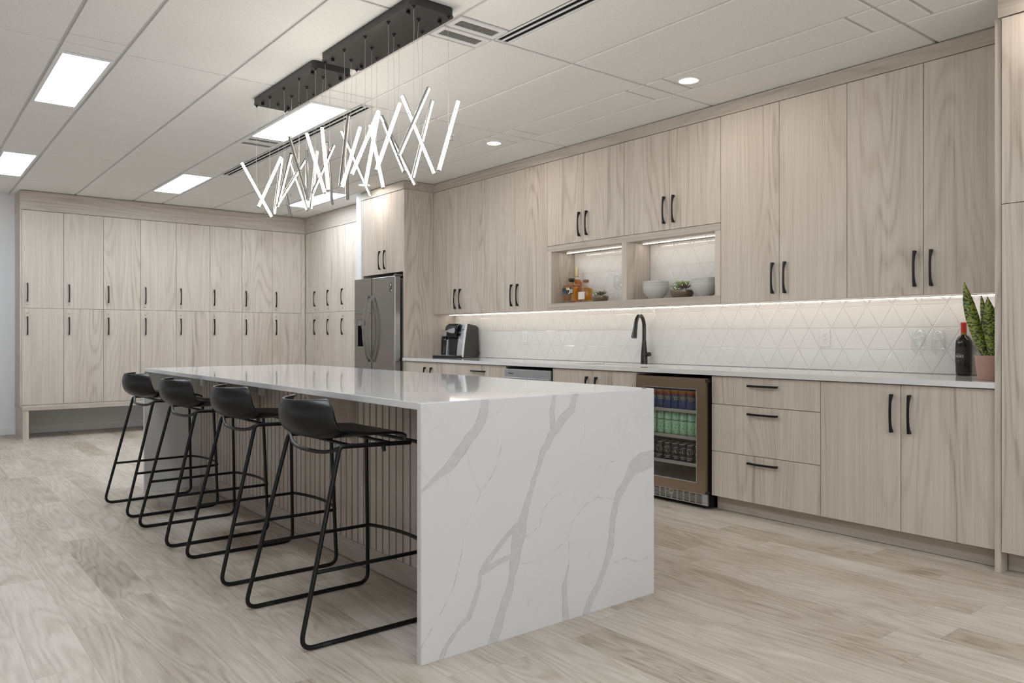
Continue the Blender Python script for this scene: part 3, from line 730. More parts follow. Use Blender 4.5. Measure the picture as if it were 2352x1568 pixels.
base('drawer_cabinet', 'ash drawer cabinet left of the dishwasher', -6.096, -5.328,
     [dict(name='drawer', x0=-6.096, x1=-5.328, z0=.703, z1=BZ1, h=(False, -5.735, .825)), dict(name='drawer', x0=-6.096, x1=-5.328, z0=.394, z1=.703, h=(False, -5.735, .650)),
      dict(name='drawer', x0=-6.096, x1=-5.328, z0=BZ0, z1=.394, h=(False, -5.735, .345))])
base('sink_cabinet', 'ash two-door base cabinet under the sink', -4.712, -3.797,
     [dict(x0=-4.712, x1=-4.252, z0=BZ0, z1=BZ1, h=(True, -4.305, hz)), dict(x0=-4.252, x1=-3.797, z0=BZ0, z1=BZ1, h=(True, -4.203, hz))], hollow=True)
base('drawer_cabinet', 'ash three-drawer cabinet right of the glass door fridge', -3.141, -2.376,
     [dict(name='drawer', x0=-3.141, x1=-2.376, z0=.703, z1=BZ1, h=(False, -2.755, .834)), dict(name='drawer', x0=-3.141, x1=-2.376, z0=.394, z1=.703, h=(False, -2.755, .656)),
      dict(name='drawer', x0=-3.141, x1=-2.376, z0=BZ0, z1=.394, h=(False, -2.755, .347))])
base('base_cabinet', 'ash two-door base cabinet at the right end of the worktop', -2.376, -1.458,
     [dict(x0=-2.376, x1=-1.916, z0=BZ0, z1=BZ1, h=(True, -1.962, hz)), dict(x0=-1.916, x1=-1.458, z0=BZ0, z1=BZ1, h=(True, -1.868, hz))])
# worktop with sink cut-out
sx0, sx1, sy0, sy1 = -4.600, -3.845, 4.315, 4.690; CT0, CT1, CY0 = .8905, .921, 4.184
wt = MB()
for a in ((PX+.001, sx0, CY0, YB-.006), (sx1, -1.4575, CY0, YB-.006), (sx0, sx1, CY0, sy0), (sx0, sx1, sy1, YB-.006)): wt.box(a[0], a[1], a[2], a[3], CT0, CT1)
tag(obj('worktop', wt, 'quartz'), 'long white quartz worktop along the kitchen wall', 'worktop')
sk = MB(); q = .004
sk.add([(sx0-q, sy0-q, CT0), (sx1+q, sy0-q, CT0), (sx1+q, sy1+q, CT0), (sx0-q, sy1+q, CT0), (sx0+.02, sy0+.02, .72), (sx1-.02, sy0+.02, .72), (sx1-.02, sy1-.02, .72), (sx0+.02, sy1-.02, .72)],
       [(0, 1, 5, 4), (1, 2, 6, 5), (2, 3, 7, 6), (3, 0, 4, 7), (4, 5, 6, 7)])
tag(obj('sink', sk, 'plate'), 'white undermount sink sunk in the worktop below the tap', 'sink')
# tap
fx, fy = -4.248, 4.795; t = thing('tap', 'tall dark gunmetal pull-down kitchen tap at the sink', 'tap', (fx, fy, CT1))
obj('body', MB().lathe([(0, 0), (.0285, 0), (.0285, .002), (.0270, .06), (.0245, .10), (.0195, .155), (.0165, .198), (0, .198)], seg=28), 'faucet', t)
d = Vector((.30, -.95, 0)).normalized(); arc = [Vector((0, 0, .198)), Vector((0, 0, .27))]
for k in range(13):
    a = PI-PI*.93*k/12; arc.append(Vector((0, 0, .300))+d*(.082+.082*math.cos(a))+Vector((0, 0, .093*math.sin(a))))
obj('spout', MB().tube(arc, .0155, 18), 'faucet', t)
e = arc[-1]; dn = (arc[-1]-arc[-2]).normalized(); 
obj('spray_head', MB().tube([e-dn*.005, e+dn*.01, e+dn*.05, e+dn*.105, e+dn*.112], [.0155, .0168, .0185, .0235, .0225], 20), 'faucet', t)
lv = MB(); lv.tube([(.020, -.004, .075), (.040, -.004, .078), (.066, -.004, .080)], [.016, .0185, .0165], 18); lv.tube([(.005, -.02, .072), (.03, -.026, .077), (.055, -.028, .080)], [.004, .006, .006], 10)
obj('lever', lv, 'faucet', t)

# dishwasher
t = thing('dishwasher', 'stainless dishwasher under the worktop left of the sink cabinet', 'dishwasher', (-5.02, 4.19, 0)); L = t.location
x0, x1 = -5.322, -4.716
obj('body', MB().box(x0+.004, x1-.004, 4.215, YB-.01, .02, .872), 'dark', t, True)
obj('control_panel', MB().box(x0+.003, x1-.003, 4.183, 4.214, .792, .862, .002), 'steel', t, True)
obj('door', MB().box(x0+.003, x1-.003, 4.186, 4.214, .105, .742, .002), 'steel', t, True)
rc = MB(); rc.box(x0+.003, x0+.055, 4.188, 4.214, .7425, .7915); rc.box(x1-.055, x1-.003, 4.188, 4.214, .7425, .7915); obj('pocket_side', rc, 'steel', t, True)
hl = MB(); hl.box(x0+.004, x1-.004, 4.172, 4.187, .783, .7915, .002); obj('grip_lip', hl, 'steel', t, True)
obj('badge', MB().box(x0+.055, x0+.125, 4.1822, 4.184, .822, .828), 'display', t, True)

# outlets
def outlet(label, x, z):
    t = thing('outlet', label, 'socket outlet', (x, YB-.0085, z), 0, 'wall sockets above the worktop')
    obj('cover_plate', MB().box(-.036, .036, -.006, .004, -.058, .058, .003), 'plate', t)
    rc = MB().box(-.0165, .0165, -.0078, -.004, -.034, .034, .0015); rp = obj('receptacle', rc, 'plate', t)
    sl = MB()
    for s in (-.018, .016):
        for xx in (-.0065, .0065): sl.box(xx-.0011, xx+.0011, -.0083, -.0076, s-.002+.006, s+.004+.006)
        sl.box(-.0022, .0022, -.0083, -.0076, s-.0055, s-.001)
    obj('slots', sl, 'slotdark', rp)
outlet('white wall socket on the tiles right of the coffee maker', -5.846, 1.142)
outlet('white wall socket on the tiles right of the tap', -2.708, 1.134)
outlet('white wall socket half hidden behind the wine bottle', -1.800, 1.150)

# ------------------------------------------------------------------ refrigerator
t = thing('refrigerator', 'dark stainless side-by-side refrigerator with ice dispenser', 'refrigerator', (-7.54, 4.19, 0)); 
RX0, RX1, RS, RY0, RY1, RZ1 = -7.993, -7.094, -7.593, 4.107, 4.190, 1.787
obj('body', MB().box(-7.955, -7.100, 4.205, YB-.02, .02, 1.760, .004), 'fridge_side', t, True)
dl = MB(); dx0, dx1, dz0, dz1 = -7.945, -7.745, 1.02, 1.335
for a in ((RX0, dx0, .06, RZ1), (dx1, RS-.003, .06, RZ1), (dx0, dx1, .06, dz0), (dx0, dx1, dz1, RZ1)): dl.box(a[0], a[1], RY0, RY1, a[2], a[3])
pl = obj('freezer_door', dl, 'fridge', t, True)
dr = MB().box(RS+.003, RX1, RY0, RY1, .06, RZ1, .016, 5); pr = obj('fridge_door', dr, 'fridge', t, True)
obj('door_seam', MB().box(RX0+.002, RS-.004, RY0-.0006, RY0+.002, 1.398, 1.4005), 'dark', pl, True)
rc = MB(); rc.box(dx0, dx1, RY1-.012, RY1-.006, dz0, dz1); obj('dispenser_recess', rc, 'slot', pl, True)
sd = MB(); sd.box(dx0, dx0+.022, RY0+.004, RY1-.012, dz0, dz1); sd.box(dx1-.05, dx1-.02, RY0+.01, RY1-.012, dz0, dz1-.07); sd.box(dx0, dx1, RY0+.002, RY1-.012, dz0, dz0+.012)
obj('dispenser_trim', sd, 'handle_steel', pl, True)
nz = MB().prism([(dx0+.03, dz1-.055), (dx0+.045, dz1-.07), (dx1-.085, dz1-.07), (dx1-.07, dz1-.055), (dx1-.07, dz1-.004), (dx0+.03, dz1-.004)], 'y', RY0-.004, RY0+.05, .003)
nz.tube([(dx0+.08, RY0+.03, dz1-.07), (dx0+.08, RY0+.035, dz1-.10)], [.02, .012], 14); obj('dispenser_spout', nz, 'handle_steel', pl, True)
for px, p in ((RS-.043, pl), (RS+.043, pr)):
    hm = MB(); pts = []
    for k in range(25):
        s = -1+2*k/24; pts.append((px, RY0-.012-.068*(1-s*s)**.8, 1.229+.364*s))
    W2 = .0115; T2 = .009; vs, fs = [], []
    for i, p3 in enumerate(pts):
        for sx, sy in ((-1, -1), (1, -1), (1, 1), (-1, 1)): vs.append((p3[0]+sx*W2, p3[1]+sy*T2, p3[2]))
    for i in range(len(pts)-1):
        for k in range(4): fs.append((i*4+k, i*4+(k+1) % 4, i*4+4+(k+1) % 4, i*4+4+k))
    fs += [(0, 1, 2, 3), (96, 97, 98, 99)]; hm.add(vs, fs)
    for z in (1.229-.350, 1.229+.350): hm.box(px-.010, px+.010, RY0-.03, RY0+.002, z-.014, z+.014)
    obj('handle', hm, 'handle_steel', p, True)
stx = -7.172
st = MB(); st.box(stx-.023, stx+.023, RY0-.0008, RY0+.001, 1.667, 1.712); st.box(stx-.023, stx+.023, RY0-.0008, RY0+.001, 1.651, 1.660); st.box(stx-.023, stx+.020, RY0-.0008, RY0+.001, 1.641, 1.648); st.box(stx-.023, stx+.006, RY0-.0008, RY0+.001, 1.620, 1.636)
obj('sticker', st, 'label_k', pr, True)
sw = MB().lathe([(0, 0), (.0125, 0), (.0125, .0005), (0, .0005)], 0, 0, 0, 20); sw.xform(Matrix.Translation((stx+.001, RY0-.0008, 1.692)) @ Matrix.Rotation(PI/2, 4, 'X') @ Matrix.Diagonal((.8, 1.2, 1, 1)))
sw.box(stx+.009, stx+.021, RY0-.0008, RY0+.001, 1.624, 1.640); obj('sticker_print', sw, 'plate', pr, True)
hg = MB().box(-7.135, -7.100, 4.12, 4.26, RZ1+.000, RZ1+.016, .002); obj('hinge_cover', hg, 'fridge_side', t, True)

# ------------------------------------------------------------------ glass-door drinks fridge and its cans
BX0, BX1 = -3.786, -3.150
t = thing('drinks_fridge', 'under-counter drinks fridge with bronze framed glass door', 'fridge', (-3.46, 4.2, 0)); cab = MB()
for a in ((BX0, BX0+.03, 4.205, YB-.02, .02, .868), (BX1-.028, BX1, 4.205, YB-.02, .02, .868), (BX0+.03, BX1-.028, YB-.06, YB-.02, .105, .868), (BX0+.03, BX1-.028, 4.205, YB-.06, .105, .125), (BX0+.03, BX1-.028, 4.205, YB-.06, .845, .868)): cab.box(*a)
cab.box(BX0, BX1, 4.25, YB-.02, .02, .104)
obj('cabinet', cab, 'dark', t, True)
ln = MB(); ln.box(BX0+.031, BX0+.034, 4.23, YB-.062, .126, .844); ln.box(BX1-.032, BX1-.029, 4.23, YB-.062, .126, .844); ln.box(BX0+.035, BX1-.033, YB-.065, YB-.061, .126, .844); ln.box(BX0+.035, BX1-.033, 4.23, YB-.066, .126, .129)
obj('lining', ln, 'fridge_in', t, True)
gx0, gx1, gz0, gz1 = -3.690, -3.227, .172, .795; ddx0, ddx1, DY = -3.762, -3.157, 4.160
dr = MB()
for a in ((ddx0, gx0, .104, .868), (gx1, ddx1, .104, .868), (gx0, gx1, .104, gz0), (gx0, gx1, gz1, .868)): dr.box(a[0], a[1], DY, 4.198, a[2], a[3])
do = obj('door', dr, 'bronze', t, True)
obj('glass_pane', MB().box(gx0, gx1, DY+.012, DY+.016, gz0, gz1), 'pane', do, True)
ed = MB(); e = .003
for a in ((gx0, gx0+e, gz0, gz1), (gx1-e, gx1, gz0, gz1), (gx0, gx1, gz0, gz0+e), (gx0, gx1, gz1-e, gz1)): ed.box(a[0], a[1], DY-.0006, DY+.012, a[2], a[3])
obj('gasket_edge', ed, 'silver', do, True)
hb = MB().tube([(ddx0+.016, DY-.045, .25), (ddx0+.016, DY-.045, .80)], .009, 14); hb.tube([(ddx0+.016, DY-.045, .30), (ddx0+.016, DY, .30)], .007, 10); hb.tube([(ddx0+.016, DY-.045, .75), (ddx0+.016, DY, .75)], .007, 10)
obj('handle', hb, 'steel', do, True)
hi = MB(); hi.box(ddx1-.028, ddx1+.010, DY+.006, 4.2, .842, .862, .002); hi.box(ddx1-.028, ddx1+.010, DY+.006, 4.2, .106, .120, .002); obj('hinge', hi, 'label_k', t, True)
gr = MB(); GX0, GX1, GZ0, GZ1 = BX0+.004, BX1-.001, .028, .1025; GY = 4.178
cols = 11; rows = 8; cw = (GX1-.045-GX0-.02)/cols; rh = (GZ1-GZ0-.014)/rows
gr.box(GX0, GX1, GY, GY+.012, GZ1-.007, GZ1); gr.box(GX0, GX1, GY, GY+.012, GZ0, GZ0+.007); gr.box(GX1-.045, GX1, GY, GY+.012, GZ0+.007, GZ1-.007); gr.box(GX0, GX0+.02, GY, GY+.012, GZ0+.007, GZ1-.007)
for i in range(1, cols): x = GX0+.02+cw*i; gr.box(x-.0045, x+.0045, GY, GY+.012, GZ0+.007, GZ1-.007)
for k in range(1, rows): z = GZ0+.007+rh*k; gr.box(GX0+.02, GX1-.045, GY+.0005, GY+.0115, z-.0018, z+.0018)
gr.box(-3.475, -3.436, GY-.001, GY+.011, .062, GZ1-.004)
go = obj('vent_grille', gr, 'steel', t, True)
kk = MB().lathe([(0, 0), (.009, 0), (.009, .004), (0, .004)], 0, 0, 0, 18); kk.xform(Matrix.Translation((-3.4555, GY-.001, .083)) @ Matrix.Rotation(PI/2, 4, 'X')); obj('key_lock', kk, 'gold', go, True)
obj('vent_back', MB().box(GX0, GX1, GY+.0125, GY+.02, GZ0, GZ1), 'dark', t, True)
SHZ = [.626, .446, .266]
for z in SHZ:
    s1 = MB().box(BX0+.036, BX1-.034, 4.235, YB-.08, z+.006, z+.011); so = obj('shelf', s1, 'pane', t, True)
    obj('shelf_trim', MB().box(BX0+.036, BX1-.034, 4.222, 4.2345, z-.004, z+.018, .001), 'shelf', so, True)

def can_mesh(kind):
    h = {'b': .157, 'g': .157, 'k': .121}[kind]; r = .0325
    prof = [(0, .004), (.022, .004), (.026, 0), (.031, .010), (r, .018), (r, h-.020), (.0265, h-.004)]
    return prof, h, r
def can(kind, label, x, y, z, group):
    prof, h, r = can_mesh(kind); t = thing('drink_can', label, 'drink can', (x, y, z), 0, group)
    obj('can_body', MB().lathe(prof, seg=28), {'b': 'can_blue', 'g': 'can_green', 'k': 'can_blk'}[kind], t)
    obj('can_end', MB().lathe([(.0265, h-.004), (.0272, h), (.0245, h), (.0235, h-.004), (0, h-.004)], seg=28), 'can_top', t)
    af = -PI/2+random.uniform(-.35, .35)+.55
    if kind == 'b':
        for nm, m, a, b in (('yellow_band', 'can_yel', h-.036, h-.024), ('orange_band', 'can_org', h-.049, h-.036), ('red_band', 'can_red', h-.058, h-.049)):
            obj(nm, MB().lathe([(r+.0003, a), (r+.0003, b)], seg=28), m, t)
        lt = MB()
        for i in range(9):
            a = af+(i-4)*.17; zz = h-.070-.012*((i*7) % 3)/2; 
            q = MB().add([(-.0022, -.007, 0), (.0022, -.007, 0), (.0022, .007, 0), (-.0022, .007, 0)], [(0, 1, 2, 3)]); wrap(q, r+.0005, a, zz); lt.add(q.v, q.f)
        for i in range(7):
            a = af+(i-3)*.16; q = MB().add([(-.003, -.0018, 0), (.003, -.0018, 0), (.003, .0018, 0), (-.003, .0018, 0)], [(0, 1, 2, 3)]); wrap(q, r+.0005, a, h-.090); lt.add(q.v, q.f)
        obj('lettering', lt, 'ink_gold', t)
    elif kind == 'g':
        q = MB()
        for i in range(16):
            a = af+(i-8)*.13; w = MB().add([(-.0016, -.0028, 0), (.0016, -.0028, 0), (.0026, .0028, 0), (-.0006, .0028, 0)], [(0, 1, 2, 3)]); wrap(w, r+.0005, a, h*.66); q.add(w.v, w.f)
        obj('lettering', q, 'label_k', t)
    else:
        q = MB(); word = 'OK BEAUTIFUL'
        for i, ch in enumerate(word):
            an = math.radians(200-220*i/(len(word)-1)); g1 = text_mb(ch, .0115, .0001)
            rot = Matrix.Rotation(an-PI/2, 4, 'Z'); g1.v = [tuple(rot @ Vector(p)+Vector((math.cos(an)*.0225, math.sin(an)*.0225, 0))) for p in g1.v]
            wrap(g1, r+.0005, af, h*.56); q.add(g1.v, g1.f)
        for s, zz in (('ORANGE', .026), ('KAISU', .0135)):
            g1 = text_mb(s, .0125, .0001); wrap(g1, r+.0005, af, zz); q.add(g1.v, g1.f)
        obj('lettering', q, 'white_ink', t)
        dk = MB().add([(.0145*math.cos(2*PI*k/24), .0145*math.sin(2*PI*k/24), 0) for k in range(24)], [tuple(range(24))]); wrap(dk, r+.0003, af, h*.56)
        obj('emblem', dk, 'grey_ink', t)
NAMES = ['nearest the hinge', 'second from the hinge', 'third from the hinge', 'fourth from the hinge', 'fifth from the hinge', 'sixth from the hinge', 'seventh from the hinge', 'farthest from the hinge']
for k in range(8):
    x = -3.232-.0675*k
    can('b', 'blue can with warm stripes on the top fridge shelf, ' + NAMES[k], x+random.uniform(-.002, .002), 4.285, SHZ[0]+.0112, 'blue cans on the top fridge shelf')
    can('g', 'pale green patterned can on the middle fridge shelf, ' + NAMES[k], x+random.uniform(-.002, .002)+.006, 4.285, SHZ[1]+.0112, 'green cans on the middle fridge shelf')
    can('k', 'black can in front on the lower fridge shelf, ' + NAMES[k], x+random.uniform(-.002, .002)-.004, 4.285, SHZ[2]+.0112, 'black cans on the lower fridge shelf')
    if k < 7: can('k', 'black can in the back row on the lower fridge shelf, ' + NAMES[k], x-.034, 4.362, SHZ[2]+.0112, 'black cans on the lower fridge shelf')

# ------------------------------------------------------------------ island
IX0, IX1, IY0, IY1, IZ, IT = -6.110, -2.288, 1.430, 2.650, .914, .026
it = thing('island', 'white marbled waterfall island in the middle of the room', 'island', (-4.2, 2.04, 0)); IL = it.location
obj('countertop', MB().box(IX0+.0002, IX1-.0275, IY0, IY1, IZ-IT, IZ, .002), 'quartz', it, True)
obj('waterfall_end', MB().box(IX0-.0000, IX0+IT, IY0, IY1, 0, IZ-IT-.0002, .002), 'quartz', it, True)
VEINS = [[(1.706, 0.921, 0.0196), (1.706, 0.91, 0.0196), (1.693, 0.845, 0.0203), (1.646, 0.779, 0.0191), (1.604, 0.734, 0.0218), (1.546, 0.686, 0.0191), (1.483, 0.639, 0.0093), (1.432, 0.598, 0.0042)], [(1.728, 0.844, 0.0012), (1.768, 0.861, 0.0012), (1.797, 0.886, 0.0008)], [(1.754, 0.778, 0.0012), (1.781, 0.729, 0.0016), (1.768, 0.67, 0.0012), (1.737, 0.617, 0.0016), (1.682, 0.571, 0.002), (1.659, 0.522, 0.0012), (1.629, 0.464, 0.0008), (1.612, 0.419, 0.0008), (1.596, 0.36, 0.0015), (1.586, 0.301, 0.0019), (1.567, 0.25, 0.0011), (1.542, 0.208, 0.0011), (1.506, 0.162, 0.0018), (1.467, 0.112, 0.0014), (1.43, 0.054, 0.0014)], [(1.631, 0.711, 0.0011), (1.637, 0.663, 0.0019), (1.659, 0.619, 0.0012), (1.682, 0.571, 0.0012)], [(1.436, 0.809, 0.0007), (1.475, 0.816, 0.0007), (1.514, 0.84, 0.0011)], [(2.171, 0.913, 0.0143), (2.145, 0.845, 0.0179), (2.083, 0.804, 0.0193), (2.038, 0.754, 0.0181), (1.998, 0.698, 0.0143), (1.964, 0.635, 0.0123), (1.939, 0.571, 0.0122), (1.916, 0.508, 0.013), (1.897, 0.46, 0.0172), (1.878, 0.419, 0.0248), (1.864, 0.364, 0.0306), (1.854, 0.307, 0.0246), (1.836, 0.239, 0.016), (1.818, 0.178, 0.0176), (1.795, 0.119, 0.0192), (1.768, 0.061, 0.0215), (1.737, -0.002, 0.0238)], [(2.05, 0.904, 0.0109), (2.033, 0.845, 0.0117), (2.043, 0.795, 0.0127)], [(1.868, 0.428, 0.0094), (1.813, 0.393, 0.01), (1.759, 0.346, 0.0106), (1.706, 0.299, 0.012), (1.684, 0.268, 0.0103), (1.68, 0.227, 0.0071), (1.663, 0.176, 0.0102), (1.629, 0.121, 0.0101), (1.571, 0.08, 0.0084), (1.538, 0.041, 0.009), (1.506, -0.004, 0.0104)], [(1.841, 0.317, 0.0084), (1.777, 0.3, 0.0107), (1.724, 0.285, 0.0113), (1.697, 0.273, 0.0095)], [(1.897, 0.371, 0.0013), (1.925, 0.375, 0.0013), (1.973, 0.405, 0.0013), (1.983, 0.448, 0.0013), (2.018, 0.487, 0.0018), (2.053, 0.509, 0.0023), (2.099, 0.516, 0.0009)], [(1.882, 0.276, 0.0009), (1.944, 0.269, 0.0013), (2.003, 0.281, 0.0009), (2.063, 0.3, 0.0014), (2.119, 0.329, 0.0024), (2.135, 0.357, 0.0019), (2.166, 0.406, 0.0014), (2.23, 0.459, 0.0015), (2.296, 0.477, 0.002), (2.387, 0.449, 0.001)], [(2.646, 0.605, 0.0378), (2.565, 0.588, 0.0412), (2.51, 0.577, 0.0306), (2.468, 0.524, 0.0194), (2.427, 0.472, 0.0201), (2.404, 0.427, 0.0168), (2.381, 0.366, 0.0172), (2.375, 0.295, 0.0172), (2.364, 0.217, 0.0177), (2.33, 0.159, 0.0144), (2.296, 0.11, 0.0168), (2.258, 0.063, 0.0181), (2.228, 0.001, 0.018)], [(2.13, 0.327, 0.0014), (2.13, 0.243, 0.0014), (2.116, 0.185, 0.0038), (2.109, 0.133, 0.0133), (2.109, 0.08, 0.0152), (2.109, -0.004, 0.0172)], [(2.258, 0.564, 0.001), (2.307, 0.598, 0.0015), (2.364, 0.616, 0.0021), (2.41, 0.62, 0.001)], [(2.285, 0.309, 0.001), (2.263, 0.266, 0.001), (2.241, 0.229, 0.0015)], [(2.387, 0.187, 0.0011), (2.468, 0.19, 0.0022), (2.54, 0.16, 0.0022), (2.64, 0.172, 0.0017)], [(2.083, 0.569, 0.0009), (2.043, 0.544, 0.0009), (2.028, 0.501, 0.0009)], [(1.916, 0.136, 0.0009), (1.911, 0.1, 0.0009)], [(1.988, 0.239, 0.0009), (1.983, 0.207, 0.0009)], [(2.058, 0.158, 0.0009), (2.038, 0.121, 0.0009)], [(1.436, 0.895, 0.0007), (1.498, 0.868, 0.0007), (1.51, 0.843, 0.0007)], [(2.214, 0.857, 0.001), (2.22, 0.755, 0.001), (2.187, 0.696, 0.001)]]
def wob(a, b):
    return (np.sin(a*61+b*37)+.6*np.sin(a*131-b*83+1.7)+.4*np.sin(a*257+b*211+.6))*.0016+(np.sin(a*17+b*23+.5))*.003
def vein_fields(Y, Z):
    y, z = Y+wob(Y, Z), Z+wob(Z+3.1, Y-1.3); body = np.zeros_like(Y); edge = np.zeros_like(Y)
    wide = np.full_like(Y, -1.0); thin = np.zeros_like(Y)
    for L in VEINS:
        for (y0, z0, w0), (y1, z1, w1) in zip(L[:-1], L[1:]):
            dy, dz = y1-y0, z1-z0; l2 = dy*dy+dz*dz+1e-9; tt = np.clip(((y-y0)*dy+(z-z0)*dz)/l2, 0, 1)
            d = np.hypot(y-y0-tt*dy, z-z0-tt*dz); w = w0+(w1-w0)*tt
            if max(w0, w1) > .0035: wide = np.maximum(wide, np.where(w > .001, (w-d), -1.0))
            if min(w0, w1) <= .0035: thin = np.maximum(thin, np.clip(1-d/(w*1.1+.0008), 0, 1)*np.clip(w/.0016, .35, 1))
    body = np.clip(wide/.004+.4, 0, 1); edge = np.clip(1-np.abs(wide-.0012)/.0022, 0, 1)*.85
    return body, np.maximum(edge, thin)
ny, nz = 420, 330; X1 = IX1; bv = .003
ys = np.linspace(IY0+bv, IY1-bv, ny); zs = np.linspace(.0005, IZ-bv, nz)
YY, ZZ = np.meshgrid(ys, zs, indexing='ij'); bd, eg = vein_fields(YY, ZZ)
vs = [(X1, float(a), float(b)) for a, b in zip(YY.ravel(), ZZ.ravel())]
idx = np.arange(ny*nz).reshape(ny, nz)
fs = np.stack([idx[:-1, :-1], idx[1:, :-1], idx[1:, 1:], idx[:-1, 1:]], -1).reshape(-1, 4).tolist()
k = len(vs); xb = IX1-IT
def strip(front, back):      # front: indices along an edge, back: one row of new points
    b0 = len(vs); vs.extend(back)
    for i in range(len(front)-1): fs.append((int(front[i]), int(front[i+1]), b0+i+1, b0+i))
    return list(range(b0, b0+len(back)))
e0 = strip(idx[0, :], [(X1-bv, IY0, float(z)) for z in zs]); e1 = strip(idx[-1, :], [(X1-bv, IY1, float(z)) for z in zs]); e2 = strip(idx[:, -1], [(X1-bv, float(y), IZ) for y in ys])
strip(e0, [(xb, IY0, float(z)) for z in zs]); strip(e1, [(xb, IY1, float(z)) for z in zs]); strip(e2, [(xb-.0015, float(y), IZ) for y in ys])
b0 = len(vs); vs += [(xb, IY0, .0005), (xb, IY1, .0005), (xb, IY1, IZ-bv), (xb, IY0, IZ-bv)]; fs.append((b0, b0+1, b0+2, b0+3))
b0 = len(vs); vs += [(X1, IY0+bv, IZ-bv), (X1-bv, IY0, IZ-bv), (X1-bv, IY0+bv, IZ), (X1, IY1-bv, IZ-bv), (X1-bv, IY1, IZ-bv), (X1-bv, IY1-bv, IZ)]; fs += [(b0, b0+1, b0+2), (b0+3, b0+4, b0+5)]
b0 = len(vs); vs += [(X1-bv, IY0, IZ-bv), (xb, IY0, IZ-bv), (xb, IY0+bv, IZ), (X1-bv, IY0+bv, IZ)]; fs.append((b0, b0+1, b0+2, b0+3))
wf = MB(); wf.add(vs, fs); wo = obj('waterfall_end', wf, 'quartz_v', it, True); wo['label'] = 'white panel with bold grey marble veins'
n = len(wo.data.vertices); ca = wo.data.color_attributes.new('vein', 'FLOAT_COLOR', 'POINT'); arr = np.zeros((n, 4), np.float32); arr[:, 3] = 1
arr[:ny*nz, 0] = bd.ravel(); arr[:ny*nz, 1] = eg.ravel(); ca.data.foreach_set('color', arr.ravel())
# base: slatted front under the overhang, plain body towards the kitchen
SX0, SX1, SYF = IX0+IT+.0005, IX1-IT-.0005, 1.830
obj('cabinet_body', MB().box(SX0, SX1, 1.850, IY1-.03, .003, IZ-IT-.001), 'wood_z', it, True)
bk = MB().box(SX0, SX1, 1.8455, 1.8495, .105, IZ-IT-.002); obj('slat_backing', bk, 'dark', it, True)
sl = MB(); x = -2.957+.0635*10-.0; p = .06345
k0 = math.ceil((SX0+2.957)/p); 
for k in range(k0-1, 14):
    a, b = -2.957+p*k+.0065, -2.957+p*(k+1)-.0065; a, b = max(a, SX0), min(b, SX1)
    if b-a > .008: sl.box(a, b, SYF, 1.8453, .1045, IZ-IT-.002, .001)
obj('slatted_panel', sl, 'wood_z', it, True)
obj('skirting', MB().box(SX0, SX1, SYF-.003, 1.8495, .003, .104, .001), 'wood_x', it, True)
for xg in (-3.545, -4.862):
    g3 = MB().prism([(1.540, IZ-IT-.001), (SYF-.0005, IZ-IT-.001), (SYF-.0005, .598)], 'x', xg-.035, xg, .001)
    obj('bracket', g3, 'wood_z', it, True)
for xo in (-4.800, -5.995):
    po = MB().box(xo-.035, xo+.035, SYF-.022, SYF-.0005, .772, .886, .002); pp = obj('power_socket', po, 'plate', it, True)
    s2 = MB()
    for zz in (.862, .838):
        for xx in (-.007, .007): s2.box(xo+xx-.0012, xo+xx+.0012, SYF-.0226, SYF-.0218, zz-.004, zz+.004)
    obj('slots', s2, 'slotdark', pp, True)

